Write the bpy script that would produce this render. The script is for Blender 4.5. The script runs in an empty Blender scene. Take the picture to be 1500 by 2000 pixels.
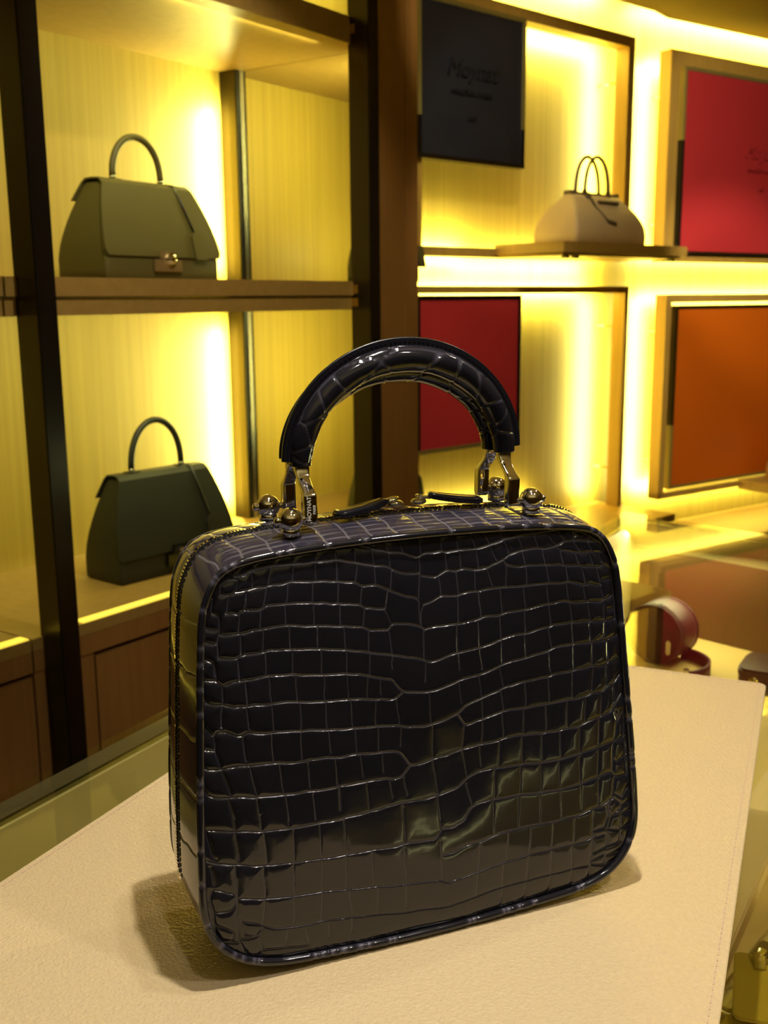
import bpy, bmesh, math, random
import numpy as np
from mathutils import Vector, Matrix

sc = bpy.context.scene
R = math.radians
# ------------------------------------------------------------------ camera
ZM = 0.954                       # height of the leather mat's top face
cam_d = bpy.data.cameras.new('camera'); cam = bpy.data.objects.new('camera', cam_d)
sc.collection.objects.link(cam); sc.camera = cam
cam_d.sensor_fit = 'VERTICAL'; cam_d.sensor_height = 36.0; cam_d.sensor_width = 27.0
cam_d.lens = 2060.0 / 2000.0 * 36.0
cam_d.clip_start = 0.02; cam_d.clip_end = 50
th = math.atan(415 / 2060); rho = R(0.5)
fw = Vector((0, math.cos(th), -math.sin(th))); r0 = Vector((1, 0, 0)); u0 = r0.cross(fw)
rr = r0 * math.cos(rho) - u0 * math.sin(rho); uu = r0 * math.sin(rho) + u0 * math.cos(rho)
cam.matrix_world = Matrix(((rr.x, uu.x, -fw.x, 0), (rr.y, uu.y, -fw.y, 0), (rr.z, uu.z, -fw.z, 1.334), (0, 0, 0, 1)))
cam_d.dof.use_dof = True; cam_d.dof.focus_distance = 0.63; cam_d.dof.aperture_fstop = 15.0

# ------------------------------------------------------------------ world, exposure
w = bpy.data.worlds.new('room_air'); sc.world = w; w.use_nodes = True
w.node_tree.nodes['Background'].inputs[0].default_value = (1.0, 0.86, 0.45, 1)
w.node_tree.nodes['Background'].inputs[1].default_value = 0.08
sc.view_settings.view_transform = 'Standard'; sc.view_settings.look = 'None'
sc.view_settings.exposure = 0.0; sc.view_settings.gamma = 1.0
sc.view_settings.use_curve_mapping = False

LEDC = (0.97, 0.97, 0.31)        # greenish yellow shelf lighting
def area(name, loc, direction, along, L, W, energy, color=LEDC):
    ld = bpy.data.lights.new(name, 'AREA'); ld.shape = 'RECTANGLE'; ld.size = L; ld.size_y = W
    ld.energy = energy; ld.color = color
    o = bpy.data.objects.new(name, ld); sc.collection.objects.link(o)
    z = -Vector(direction).normalized(); x = Vector(along).normalized(); y = z.cross(x)
    o.matrix_world = Matrix(((x.x, y.x, z.x, loc[0]), (x.y, y.y, z.y, loc[1]), (x.z, y.z, z.z, loc[2]), (0, 0, 0, 1)))
    return o
def spot(name, loc, target, energy, color, radius=0.018, cone=70, blend=0.5):
    ld = bpy.data.lights.new(name, 'SPOT'); ld.energy = energy; ld.color = color
    ld.shadow_soft_size = radius; ld.spot_size = R(cone); ld.spot_blend = blend
    o = bpy.data.objects.new(name, ld); sc.collection.objects.link(o); o.location = loc
    o.rotation_euler = (Vector(target) - Vector(loc)).to_track_quat('-Z', 'Y').to_euler()
    return o
WARM = (1.0, 0.86, 0.62)
spot('ceiling_spot', (0.050, 0.566, 2.15), (0.04, 0.62, 0.95), 37, (1.0, 0.93, 0.80), 0.014, 75)
spot('ceiling_spot', (0.080, 0.640, 2.15), (0.04, 0.62, 0.95), 9, (1.0, 0.90, 0.86), 0.014, 75)
spot('ceiling_spot', (0.60, 0.22, 2.15), (0.05, 0.60, 0.95), 13, (1.0, 0.92, 0.84), 0.03, 70)
spot('ceiling_spot', (0.10, 0.16, 2.15), (0.05, 0.60, 0.95), 6, (1.0, 0.92, 0.82), 0.022, 80)
spot('ceiling_spot', (0.80, 1.15, 2.15), (0.45, 0.95, 0.8), 9, WARM, 0.02, 80)
spot('ceiling_spot', (0.95, 2.1, 2.15), (1.25, 3.6, 1.72), 62, WARM, 0.02, 42)
spot('ceiling_spot', (0.35, 1.9, 2.15), (0.52, 2.98, 1.52), 16, WARM, 0.02, 60)
spot('ceiling_spot', (0.30, 1.7, 2.15), (0.24, 2.84, 1.80), 16, WARM, 0.02, 40)  # added to brighten the midnight blue panel
spot('ceiling_spot', (0.30, 1.7, 2.15), (0.26, 2.84, 1.10), 20, WARM, 0.02, 30)  # added to brighten the smaller crimson panel
spot('ceiling_spot', (0.05, 1.25, 2.15), (-0.35, 2.1, 1.2), 26, WARM, 0.02, 60)
spot('ceiling_spot', (1.15, 2.1, 2.15), (1.25, 3.6, 1.05), 90, WARM, 0.02, 42)  # added to brighten the orange panel
spot('ceiling_spot', (0.5, -0.8, 2.15), (0.5, -0.8, 0.0), 1.0, (1.0, 0.95, 0.4), 0.02, 90)
area('uplight', (0.2, -0.9, 1.75), (0, 0, 1), (1, 0, 0), 2.0, 1.2, 7, (1.0, 0.88, 0.45))  # unseen fill, added to brighten the ceiling mirrored in the metal

# ------------------------------------------------------------------ frames of reference
CD = Vector((0.5807, 0.8141, 0)); CN = Vector((-0.8141, 0.5807, 0)); CO = Vector((-0.4742, 1.6, 0))   # cabinet
W1D = Vector((math.cos(R(42)), math.sin(R(42)), 0)); W1N = Vector((-W1D.y, W1D.x, 0)); W1O = Vector((0.742, 3.3, 0))
W2D = Vector((math.cos(R(35)), math.sin(R(35)), 0)); W2N = Vector((-W2D.y, W2D.x, 0)); W2O = Vector((0.891, 3.434, 0))
def at(F, s, n, z):
    O, D, N = F
    return O + D * s + N * n + Vector((0, 0, z))
CAB = (CO, CD, CN); WA = (W1O, W1D, W1N); WB = (W2O, W2D, W2N)
Z = Vector((0, 0, 1))
def strip(F, s, n, z, vertical, L, energy, W=0.040, facing=1, color=LEDC):
    O, D, N = F
    area('led_strip', at(F, s, n, z), N * facing, Z if vertical else D, L, W, energy, color)
# cabinet: vertical strips beside the rear posts, washing the back panel
for s in (0.800, -0.075):
    for zc_, L in ((1.58, 0.36), (1.06, 0.42)):
        area('led_strip', at(CAB, s, 0.400, zc_), -CD * 0.75 + CN * 0.66, Z, L, 0.02, 5.6)
for zc_, L in ((1.60, 0.42), (1.08, 0.42)):
    area('led_strip', at(CAB, 0.99, 0.07, zc_), CN, Z, L, 0.03, 3.6)
# strips behind the front lips, facing back and down
for zc_ in (1.835, 1.305):
    for s, L in ((0.37, 0.72), (0.89, 0.10), (-0.6, 1.0)):
        area('led_strip', at(CAB, s, 0.085, zc_), CN * 0.75 - Z * 0.65, CD, L, 0.02, 2.2 * L)
area('led_strip', at(CAB, 0.4, 0.30, 1.93), CN * 0.8 + Z * 0.3, CD, 2.4, 0.02, 6.0)
# strips behind the frames
for zc_, L in ((1.76, 0.60), (1.02, 0.62)):
    strip(WA, -0.012, 0.078, zc_, True, L, 6.1)
    strip(WB, 0.035, 0.078, zc_, True, L, 7.0)
strip(WA, -0.45, 0.078, 2.062, False, 0.86, 7.9)
strip(WB, 0.50, 0.078, 2.058, False, 0.90, 7.9)
strip(WA, -0.76, 0.078, 1.452, False, 0.34, 4.0)
strip(WA, -0.32, 0.078, 1.425, False, 0.56, 3.6)
strip(WA, -0.45, 0.078, 1.358, False, 0.84, 7.0)
strip(WB, 0.50, 0.078, 1.330, False, 0.90, 6.1)
strip(WB, 0.50, 0.078, 1.468, False, 0.90, 4.4)
strip(WA, -0.60, 0.078, 0.715, False, 0.56, 3.6)
strip(WB, 0.50, 0.078, 0.690, False, 0.90, 7.9)
# cove above the frames, behind the ceiling's edge
area('led_strip', at(WA, -0.45, 0.05, 2.225), W1N - Z * 0.5, W1D, 1.0, 0.03, 12.4)
area('led_strip', at(WB, 0.50, 0.05, 2.225), W2N - Z * 0.5, W2D, 1.0, 0.03, 12.4)
# inside the showcase, under the far glass edge
area('led_strip', (0.50, 1.72, 0.935), (-0.35, -0.45, -0.9), (0.68, -0.73, 0), 0.30, 0.02, 1.1, (1.0, 0.93, 0.5))
area('led_strip', (0.30, 0.36, 0.935), (0.1, 0.6, -0.8), (1, 0, 0), 0.9, 0.02, 0.3, (1.0, 0.93, 0.5))

area('led_strip', (1.02, 0.95, 0.935), (-0.8, 0.1, -0.6), (0.3, -1, 0), 0.5, 0.02, 2.2, (1.0, 0.93, 0.5))
# ------------------------------------------------------------------ materials
def mat(name, col, rough=0.5, metal=0.0, spec=0.5, coat=0.0, emis=None, es=0.0, bump=None, var=None):
    m = bpy.data.materials.new(name); m.use_nodes = True
    nt = m.node_tree; b = nt.nodes['Principled BSDF']
    b.inputs['Base Color'].default_value = (*col, 1); b.inputs['Roughness'].default_value = rough
    b.inputs['Metallic'].default_value = metal; b.inputs['Specular IOR Level'].default_value = spec
    b.inputs['Coat Weight'].default_value = coat; b.inputs['Coat Roughness'].default_value = 0.05
    if emis: b.inputs['Emission Color'].default_value = (*emis, 1); b.inputs['Emission Strength'].default_value = es
    tc = nt.nodes.new('ShaderNodeTexCoord')
    if var:        # (scale xyz, colour 2, detail)
        mp = nt.nodes.new('ShaderNodeMapping'); mp.inputs['Scale'].default_value = var[0]
        nz = nt.nodes.new('ShaderNodeTexNoise'); nz.inputs['Scale'].default_value = 1.0; nz.inputs['Detail'].default_value = 5
        mx = nt.nodes.new('ShaderNodeMix'); mx.data_type = 'RGBA'
        cr = nt.nodes.new('ShaderNodeMapRange'); cr.inputs[1].default_value = 0.3; cr.inputs[2].default_value = 0.7
        nt.links.new(tc.outputs['Object'], mp.inputs[0]); nt.links.new(mp.outputs[0], nz.inputs[0])
        nt.links.new(nz.outputs[0], cr.inputs[0]); nt.links.new(cr.outputs[0], mx.inputs[0])
        mx.inputs[6].default_value = (*col, 1); mx.inputs[7].default_value = (*var[1], 1)
        nt.links.new(mx.outputs[2], b.inputs['Base Color'])
    if bump:       # (kind, scale, strength, distance)
        if bump[0] == 'voronoi':
            t = nt.nodes.new('ShaderNodeTexVoronoi'); t.feature = 'SMOOTH_F1'
        else:
            t = nt.nodes.new('ShaderNodeTexNoise'); t.inputs['Detail'].default_value = 3
        t.inputs['Scale'].default_value = bump[1]
        bp = nt.nodes.new('ShaderNodeBump'); bp.inputs['Strength'].default_value = bump[2]; bp.inputs['Distance'].default_value = bump[3]
        nt.links.new(tc.outputs['Object'], t.inputs['Vector']); nt.links.new(t.outputs[0], bp.inputs['Height'])
        nt.links.new(bp.outputs[0], b.inputs['Normal'])
    return m
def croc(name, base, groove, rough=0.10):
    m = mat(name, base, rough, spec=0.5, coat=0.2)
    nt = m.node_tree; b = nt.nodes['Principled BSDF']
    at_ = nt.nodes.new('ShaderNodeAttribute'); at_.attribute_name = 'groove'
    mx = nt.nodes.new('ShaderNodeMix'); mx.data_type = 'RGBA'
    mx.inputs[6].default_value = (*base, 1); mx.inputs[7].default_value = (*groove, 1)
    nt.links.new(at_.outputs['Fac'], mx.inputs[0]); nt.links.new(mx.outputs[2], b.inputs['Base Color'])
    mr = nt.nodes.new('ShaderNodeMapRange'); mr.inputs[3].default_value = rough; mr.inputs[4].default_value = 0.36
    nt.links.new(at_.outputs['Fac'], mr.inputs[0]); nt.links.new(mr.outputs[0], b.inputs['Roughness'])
    tc = nt.nodes.new('ShaderNodeTexCoord')
    nz = nt.nodes.new('ShaderNodeTexNoise'); nz.inputs['Scale'].default_value = 60; nz.inputs['Detail'].default_value = 2
    bp = nt.nodes.new('ShaderNodeBump'); bp.inputs['Strength'].default_value = 0.12; bp.inputs['Distance'].default_value = 0.001
    nt.links.new(tc.outputs['Object'], nz.inputs['Vector']); nt.links.new(nz.outputs[0], bp.inputs['Height'])
    nt.links.new(bp.outputs[0], b.inputs['Normal']); nt.links.new(bp.outputs[0], b.inputs['Coat Normal'])
    return m
def glass(name, tint, ior=1.5):
    m = bpy.data.materials.new(name); m.use_nodes = True; nt = m.node_tree
    nt.nodes.remove(nt.nodes['Principled BSDF']); out = nt.nodes['Material Output']
    t = nt.nodes.new('ShaderNodeBsdfTransparent'); t.inputs[0].default_value = (*tint, 1)
    g = nt.nodes.new('ShaderNodeBsdfGlossy'); g.inputs['Roughness'].default_value = 0.02
    f = nt.nodes.new('ShaderNodeFresnel'); f.inputs[0].default_value = ior
    x = nt.nodes.new('ShaderNodeMixShader')
    gm = nt.nodes.new('ShaderNodeNewGeometry'); sb = nt.nodes.new('ShaderNodeMath'); sb.operation = 'SUBTRACT'; sb.inputs[0].default_value = 1.0
    ml = nt.nodes.new('ShaderNodeMath'); ml.operation = 'MULTIPLY'
    nt.links.new(gm.outputs['Backfacing'], sb.inputs[1]); nt.links.new(sb.outputs[0], ml.inputs[1]); nt.links.new(f.outputs[0], ml.inputs[0])
    nt.links.new(ml.outputs[0], x.inputs[0]); nt.links.new(t.outputs[0], x.inputs[1]); nt.links.new(g.outputs[0], x.inputs[2])
    nt.links.new(x.outputs[0], out.inputs[0]); return m
M = {
 'wood': mat('back_panel_oak', (0.44, 0.305, 0.056), 0.5, var=((90, 90, 1.2), (0.36, 0.245, 0.042)), bump=('noise', 90, .1, .001)),
 'wood_h': mat('shelf_oak', (0.34, 0.215, 0.06), 0.4, var=((60, 60, 60), (0.29, 0.18, 0.045))),
 'wood_dark': mat('cabinet_oak', (0.27, 0.135, 0.035), 0.4, var=((120, 120, 2), (0.23, 0.11, 0.027))),
 'wood_frame': mat('frame_oak', (0.42, 0.26, 0.05), 0.4, var=((80, 80, 5), (0.36, 0.22, 0.04))),
 'bronze': mat('dark_bronze', (0.045, 0.033, 0.014), 0.28, 0.75),
 'black': mat('black_lacquer', (0.006, 0.005, 0.004), 0.25, 0.0),
 'brass': mat('polished_brass', (0.80, 0.62, 0.22), 0.15, 1.0),
 'silver': mat('polished_palladium', (0.86, 0.83, 0.76), 0.05, 1.0),
 'olive_metal': mat('olive_bronze', (0.30, 0.25, 0.07), 0.35, 0.5),
 'alu': mat('satin_aluminium', (0.55, 0.56, 0.52), 0.25, 1.0),
 'led': mat('led_diffuser', (0.9, 0.8, 0.2), 0.5, emis=(1.0, 0.72, 0.06), es=0.85),  # emission stands in for light falling on the ledge's wood edge
 'croc': croc('anthracite_crocodile', (0.0125, 0.012, 0.017), (0.105, 0.097, 0.135)),  # pale lavender groove colour paints in the specular sheen of the seams
 'croc_side': croc('anthracite_crocodile_side', (0.024, 0.022, 0.036), (0.15, 0.135, 0.15), 0.12),  # lighter copy of the same leather, lamp sheen put into its colours
 'edge': mat('black_painted_edge', (0.006, 0.006, 0.007), 0.3),
 'tape': mat('zip_tape', (0.004, 0.004, 0.004), 0.8),
 'mat': mat('beige_calfskin', (0.66, 0.515, 0.30), 0.42, spec=0.4, var=((300, 300, 300), (0.61, 0.47, 0.265)), bump=('voronoi', 560, 0.7, 0.0009)),
 'mat_edge': mat('beige_cut_edge', (0.42, 0.28, 0.16), 0.6),
 'stitch': mat('pinkish_thread', (0.60, 0.43, 0.31), 0.7),
 'pad': mat('cream_pad', (0.78, 0.58, 0.30), 0.5),
 'cream': mat('cream_lining', (0.74, 0.55, 0.20), 0.6, bump=('noise', 150, .2, .001)),
 'olive_wall': mat('case_side_lining', (0.42, 0.345, 0.15), 0.6),
 'green': mat('olive_grained_leather', (0.105, 0.088, 0.022), 0.5, bump=('voronoi', 900, .2, .0004)),
 'blackl': mat('black_grained_leather', (0.013, 0.014, 0.009), 0.5, bump=('voronoi', 900, .2, .0004)),
 'beigel': mat('sand_leather', (0.56, 0.42, 0.20), 0.5),
 'taupe': mat('taupe_leather_trim', (0.12, 0.08, 0.03), 0.7),
 'blue': mat('midnight_leather', (0.016, 0.018, 0.025), 0.36),
 'blue_ink': mat('debossed_black', (0.009, 0.0095, 0.012), 0.5),
 'red': mat('crimson_leather', (0.42, 0.026, 0.030), 0.42),
 'red_ink': mat('debossed_crimson', (0.36, 0.021, 0.025), 0.5),
 'orange': mat('orange_leather', (0.52, 0.105, 0.003), 0.42),
 'burg': mat('burgundy_leather', (0.085, 0.013, 0.018), 0.5),
 'brownl': mat('chocolate_leather', (0.075, 0.035, 0.022), 0.35),
 'yellowcroc': croc('mustard_crocodile', (0.33, 0.22, 0.02), (0.14, 0.08, 0.01), 0.2),
 'tanl': mat('tan_leather', (0.55, 0.30, 0.06), 0.45),
 'lining': mat('dark_case_lining', (0.15, 0.075, 0.022), 0.5),
 'glass': glass('showcase_glass', (0.93, 0.94, 0.84)),
 'floor': mat('brown_carpet', (0.10, 0.07, 0.04), 0.9, var=((40, 40, 40), (0.08, 0.055, 0.03))),
 'wallb': mat('far_room_wall', (0.20, 0.13, 0.05), 0.7),
 'ceil': mat('gold_ceiling', (0.13, 0.082, 0.010), 0.85, spec=0.15, var=((3, 3, 3), (0.10, 0.065, 0.008))),
 'plaster': mat('cream_plaster', (0.62, 0.54, 0.40), 0.7),
 'clasp': mat('satin_bronze_clasp', (0.42, 0.30, 0.14), 0.3, 0.6),
 'grey': mat('grey_metal_rail', (0.085, 0.066, 0.048), 0.35, 0.2),
}

# ------------------------------------------------------------------ helpers
def link_mesh(name, verts, faces, material, parent=None, smooth=False, attr=None):
    me = bpy.data.meshes.new(name)
    me.from_pydata([tuple(v) for v in verts], [], faces); me.update()
    if smooth: me.polygons.foreach_set('use_smooth', [True] * len(me.polygons))
    if attr is not None:
        a = me.attributes.new('groove', 'FLOAT', 'POINT'); a.data.foreach_set('value', np.asarray(attr, dtype=np.float32))
    me.materials.append(material)
    o = bpy.data.objects.new(name, me); sc.collection.objects.link(o)
    if parent: o.parent = parent
    return o
class MB:
    def __init__(self): self.v = []; self.f = []; self.sm = False
    def add(self, vs, fs):
        k = len(self.v); self.v += [tuple(p) for p in vs]; self.f += [tuple(i + k for i in q) for q in fs]; return self
    def box(self, x0, x1, y0, y1, z0, z1, F=None):
        vs = [Vector((x, y, z)) for z in (z0, z1) for y in (y0, y1) for x in (x0, x1)]
        if F: vs = [F @ p for p in vs]
        return self.add(vs, [(0, 2, 3, 1), (4, 5, 7, 6), (0, 1, 5, 4), (2, 6, 7, 3), (0, 4, 6, 2), (1, 3, 7, 5)])
    def loft(self, rings, close=True, caps=True):
        n = len(rings[0]); vs = [p for r_ in rings for p in r_]; fs = []
        for i in range(len(rings) - 1):
            for j in range(n if close else n - 1):
                a, b = i * n + j, i * n + (j + 1) % n
                fs.append((a, b, b + n, a + n))
        if caps and close:
            fs.append(tuple(range(n - 1, -1, -1))); fs.append(tuple(range((len(rings) - 1) * n, len(rings) * n)))
        return self.add(vs, fs)
    def tube(self, pts, r, seg=10, closed=False):
        pts = [Vector(p) for p in pts]; n = len(pts)
        rad = r if hasattr(r, '__len__') else [r] * n
        rings = []; up = None
        for i, p in enumerate(pts):
            if closed: t = pts[(i + 1) % n] - pts[i - 1]
            else: t = pts[min(i + 1, n - 1)] - pts[max(i - 1, 0)]
            t.normalize()
            if up is None: up = t.orthogonal().normalized()
            else: up = (up - t * up.dot(t)).normalized()
            q = t.cross(up)
            rings.append([p + (up * math.cos(2 * math.pi * k / seg) + q * math.sin(2 * math.pi * k / seg)) * rad[i] for k in range(seg)])
        if closed: rings.append(rings[0])
        return self.loft(rings, True, not closed)
    def ball(self, c, r, sx=1, sy=1, sz=1, nu=20, nv=12):
        rings = []
        for i in range(nv + 1):
            t = math.pi * (i / nv) ; t = min(max(t, 0.02), math.pi - 0.02)
            rings.append([Vector((c[0] + sx * r * math.sin(t) * math.cos(2 * math.pi * k / nu), c[1] + sy * r * math.sin(t) * math.sin(2 * math.pi * k / nu), c[2] - sz * r * math.cos(t))) for k in range(nu)])
        return self.loft(rings)
    def prism(self, poly, z0, z1):
        n = len(poly)
        return self.loft([[(p[0], p[1], z0) for p in poly], [(p[0], p[1], z1) for p in poly]])
    def build(self, name, material, parent=None, smooth=False, bevel=0, seg=2):
        o = link_mesh(name, self.v, self.f, material, parent, smooth)
        bm = bmesh.new(); bm.from_mesh(o.data); bmesh.ops.recalc_face_normals(bm, faces=bm.faces)
        if bevel:
            es = [e for e in bm.edges if len(e.link_faces) == 2 and e.calc_face_angle(0) > 0.6]
            bmesh.ops.bevel(bm, geom=es, offset=bevel, segments=seg, affect='EDGES', clamp_overlap=True)
        bm.to_mesh(o.data); bm.free()
        if smooth: o.data.polygons.foreach_set('use_smooth', [True] * len(o.data.polygons))
        return o
def tag(o, label=None, cat=None, group=None, kind=None):
    if label: o['label'] = label
    if cat: o['category'] = cat
    if group: o['group'] = group
    if kind: o['kind'] = kind
    return o
def empty(name, loc, rz=0.0):
    o = bpy.data.objects.new(name, None); sc.collection.objects.link(o); o.location = loc; o.rotation_euler = (0, 0, rz)
    o.empty_display_size = 0.05
    return o
def FM(F, z=0.0):
    O, D, N = F
    return Matrix(((D.x, N.x, 0, O.x), (D.y, N.y, 0, O.y), (0, 0, 1, z), (0, 0, 0, 1)))
def fbox(name, F, s0, s1, n0, n1, z0, z1, m, parent=None, bevel=0.0):
    """box in a wall's own frame; with a parent the parent stands at the wall's origin"""
    mb = MB(); mb.box(s0, s1, n0, n1, z0, z1, None if parent else FM(F))
    return mb.build(name, m, parent, bevel=bevel)
def wall_thing(name, F, s, n, z=0.0):
    O, D, N = F
    return empty(name, at(F, s, n, z), math.atan2(D.y, D.x))
def text(name, s, size, m, parent, mw, ext=0.0003, shear=0.0, off=0.0):
    cu = bpy.data.curves.new(name, 'FONT'); cu.body = s; cu.size = size; cu.align_x = 'CENTER'; cu.align_y = 'CENTER'
    cu.extrude = ext; cu.shear = shear; cu.offset = off
    t = bpy.data.objects.new(name, cu); sc.collection.objects.link(t)
    dg = bpy.context.evaluated_depsgraph_get()
    me = bpy.data.meshes.new_from_object(t.evaluated_get(dg)); me.name = name
    bpy.data.objects.remove(t)
    o = bpy.data.objects.new(name, me); sc.collection.objects.link(o); me.materials.clear(); me.materials.append(m)
    o.parent = parent; o.matrix_local = mw
    return o

class Thing:
    """an Empty at (s, n, z) of a wall frame; parts are given in the wall's coordinates"""
    def __init__(self, name, F, s, n, z, label=None, cat=None, group=None, kind=None):
        self.e = wall_thing(name, F, s, n, z); self.o = (s, n, z); tag(self.e, label, cat, group, kind)
    def box(self, name, s0, s1, n0, n1, z0, z1, m, bevel=0.0, parent=None):
        a, b, c = self.o; mb = MB(); mb.box(s0 - a, s1 - a, n0 - b, n1 - b, z0 - c, z1 - c)
        return mb.build(name, M[m], parent or self.e, bevel=bevel)
def S(o): return tag(o, kind='structure')

# ------------------------------------------------------------------ setting
mb = MB(); mb.box(-3.2, 3.6, -2.6, 5.2, -0.03, 0.0); S(mb.build('floor', M['floor']))
ce = [at(WA, -3.2, 0.0, 0)[:2], at(WA, 0.105, 0.0, 0)[:2], at(WB, 0.0, 0.02, 0)[:2], at(WB, 3.0, 0.02, 0)[:2], (3.6, -2.6), (-3.2, -2.6)]
mb = MB(); mb.prism(ce, 2.180, 2.20); S(mb.build('ceiling', M['plaster']))
so = [at(WA, -0.88, 0.001, 0)[:2], at(WA, 0.105, 0.001, 0)[:2], at(WB, 0.0, 0.021, 0)[:2], at(WB, 2.4, 0.021, 0)[:2], at(WB, 2.4, -1.0, 0)[:2], at(WB, -0.15, -1.0, 0)[:2], at(WA, -0.45, -0.75, 0)[:2], at(WA, -0.80, -0.5, 0)[:2]]
mb = MB(); mb.prism(so, 2.168, 2.1795); S(mb.build('trim_3', M['ceil']))
mb = MB(); mb.box(-3.2, 3.6, -2.65, -2.6, 0, 2.8); S(mb.build('wall_back', M['wallb']))
mb = MB(); mb.box(-3.25, -3.2, -2.6, 5.2, 0, 2.8); S(mb.build('wall_left', M['wallb']))
mb = MB(); mb.box(3.6, 3.65, -2.6, 5.2, 0, 2.8); S(mb.build('wall_right', M['wallb']))
mb = MB(); mb.box(-3.2, 3.6, -2.6, 5.4, 2.80, 2.83); S(mb.build('trim_1', M['plaster']))
# the two lit panelled walls behind the frames, one slightly turned to the other
c1 = at(WA, 0.13, 0.12, 0); c2 = at(WB, 0.0, 0.12, 0)
x1 = W1O + W1N * 0.12; x2 = W2O + W2N * 0.12
den = W1D.x * W2D.y - W1D.y * W2D.x
tt = ((x2.x - x1.x) * W2D.y - (x2.y - x1.y) * W2D.x) / den
cor = x1 + W1D * tt
def wallprism(name, A, B, N, th, z0, z1, m):
    mb = MB(); a2 = A + N * th; b2 = B + N * th
    mb.prism([A[:2], B[:2], b2[:2], a2[:2]], z0, z1); return S(mb.build(name, m))
wallprism('wall_far_left', at(WA, -0.80, 0.12, 0), cor, W1N, 0.04, 0.0, 2.8, M['wood'])
wallprism('wall_far_right', cor, at(WB, 2.6, 0.12, 0), W2N, 0.04, 0.0, 2.8, M['wood'])

# wooden pillar between the cabinet and the frames
t = Thing('trim_2', CAB, 0.88, 0.25, 0, kind='structure')
t.box('front_board', 0.812, 0.903, 0.0, 0.025, 0.0, 2.175, 'wood_dark')
t.box('front_board', 0.906, 0.952, 0.0, 0.025, 0.0, 2.175, 'wood_dark')
t.box('core', 0.815, 0.948, 0.0255, 0.044, 0.0, 2.175, 'wood_dark')

# ------------------------------------------------------------------ tall display cabinet on the left
cab = Thing('display_cabinet', CAB, 0.35, 0.22, 0, 'tall backlit oak display cabinet with dark bronze posts, behind the counter on the left', 'cabinet')
cab.box('back_panel', -1.3, 1.362, 0.44, 0.46, 0.80, 2.175, 'wood')
def fin(name, z0, z1, m):
    q = [(p - 0.35, r_ - 0.22) for p, r_ in ((0.842, 0.046), (0.990, 0.046), (1.18, 0.22), (1.35, 0.438), (0.842, 0.438))]
    return MB().prism(q, z0, z1).build(name, M[m], cab.e)
fin('shelf_board', 1.343, 1.372, 'wood_h'); fin('shelf_rail', 1.314, 1.3405, 'wood_h'); fin('soffit_panel', 1.838, 1.8475, 'wood_h')
fin('ledge', 0.800, 0.8195, 'wood_h'); fin('carcass', 0.0, 0.799, 'wood_dark')
MB().prism([(p - 0.35, r_ - 0.22) for p, r_ in ((0.991, 0.046), (0.995, 0.046), (1.19, 0.22), (1.362, 0.438), (1.351, 0.438), (1.181, 0.221))], 0.0, 2.175).build('side_panel', M['wood'], cab.e)  # unseen panel, added to stop light leaking from the open bay
for a, b in ((-1.3, -0.07), (-0.066, 0.838)):
    cab.box('shelf_board', a, b, 0.045, 0.44, 1.343, 1.372, 'wood_h')
    cab.box('shelf_rail', a, b, 0.050, 0.43, 1.314, 1.3405, 'wood_h')
    cab.box('soffit_panel', a, b, 0.045, 0.44, 1.838, 1.8475, 'wood_h')
    cab.box('top_beam', a, b, 0.045, 0.075, 1.8475, 1.889, 'wood_h')
    cab.box('ledge', a, b, 0.045, 0.44, 0.800, 0.8195, 'wood_h')
    cab.box('ledge_front', a, b, 0.045, 0.075, 0.766, 0.7995, 'wood_dark')
for zz in (1.318, 1.345, 1.853):
    for s in (0.783,):
        cab.box('end_cap', s - 0.008, s - 0.002, 0.030, 0.052, zz, zz + 0.022, 'brass', .002)
for s in (-0.045, 0.778):
    p = cab.box('post', s, s + 0.033, 0.0, 0.05, 0.0, 2.175, 'black')
    cab.box('post_side', s - 0.0015, s, 0.002, 0.05, 0.0, 2.175, 'bronze', parent=None)
for s in (-0.085, 0.812):
    cab.box('rear_post', s, s + 0.033, 0.392, 0.44, 0.82, 1.838, 'black')
    cab.box('rear_post_side', s - 0.0015, s, 0.394, 0.44, 0.82, 1.838, 'bronze')
    cab.box('shelf_track', s + 0.010, s + 0.022, 0.388, 0.392, 0.82, 1.838, 'alu')
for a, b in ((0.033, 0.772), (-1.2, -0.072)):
    edge_glow = cab.box('lit_edge', a, b, 0.046, 0.068, 0.8195, 0.8215, 'led')  # self-lit strip laid where light catches the wood edge
cab.box('carcass', -1.3, 0.838, 0.07, 0.44, 0.0, 0.799, 'wood_dark')
for a, b in ((-1.3, -0.070), (0.055, 0.43), (0.434, 0.81)):
    cab.box('door', a, b, 0.048, 0.069, 0.06, 0.757, 'wood_dark')
cab.box('stile', -0.066, 0.050, 0.047, 0.069, 0.0, 0.7655, 'wood_dark')
cab.box('plinth', -1.3, 0.81, 0.09, 0.12, 0.0, 0.06, 'black')

# ------------------------------------------------------------------ display frames on the far walls
def frame(F, s0, s1, z0, z1, w, dep, label, bars='tlrb', group='oak frames on the lit walls'):
    t = Thing('display_niche', F, (s0 + s1) / 2, dep, z0, label, 'niche', group)
    if 't' in bars: t.box('top_bar', s0, s1, 0, dep, z1 - w, z1, 'wood_frame')
    if 'b' in bars: t.box('bottom_bar', s0, s1, 0, dep, z0, z0 + w * .8, 'wood_frame')
    if 'l' in bars: t.box('side_bar', s0, s0 + w, 0, dep, z0, z1 - w, 'wood_frame')
    if 'r' in bars: t.box('side_bar', s1 - w, s1, 0, dep, z0, z1 - w, 'wood_frame')
    for z in (z0 + .12, z1 - .12):
        for s in (s0 + .06, s1 - w / 2) if 'r' in bars else (s0 + w / 2,):
            t.box('wall_bracket', s - .004, s + .004, dep, 0.12, z - .003, z + .003, 'wood')
    return t
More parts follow.
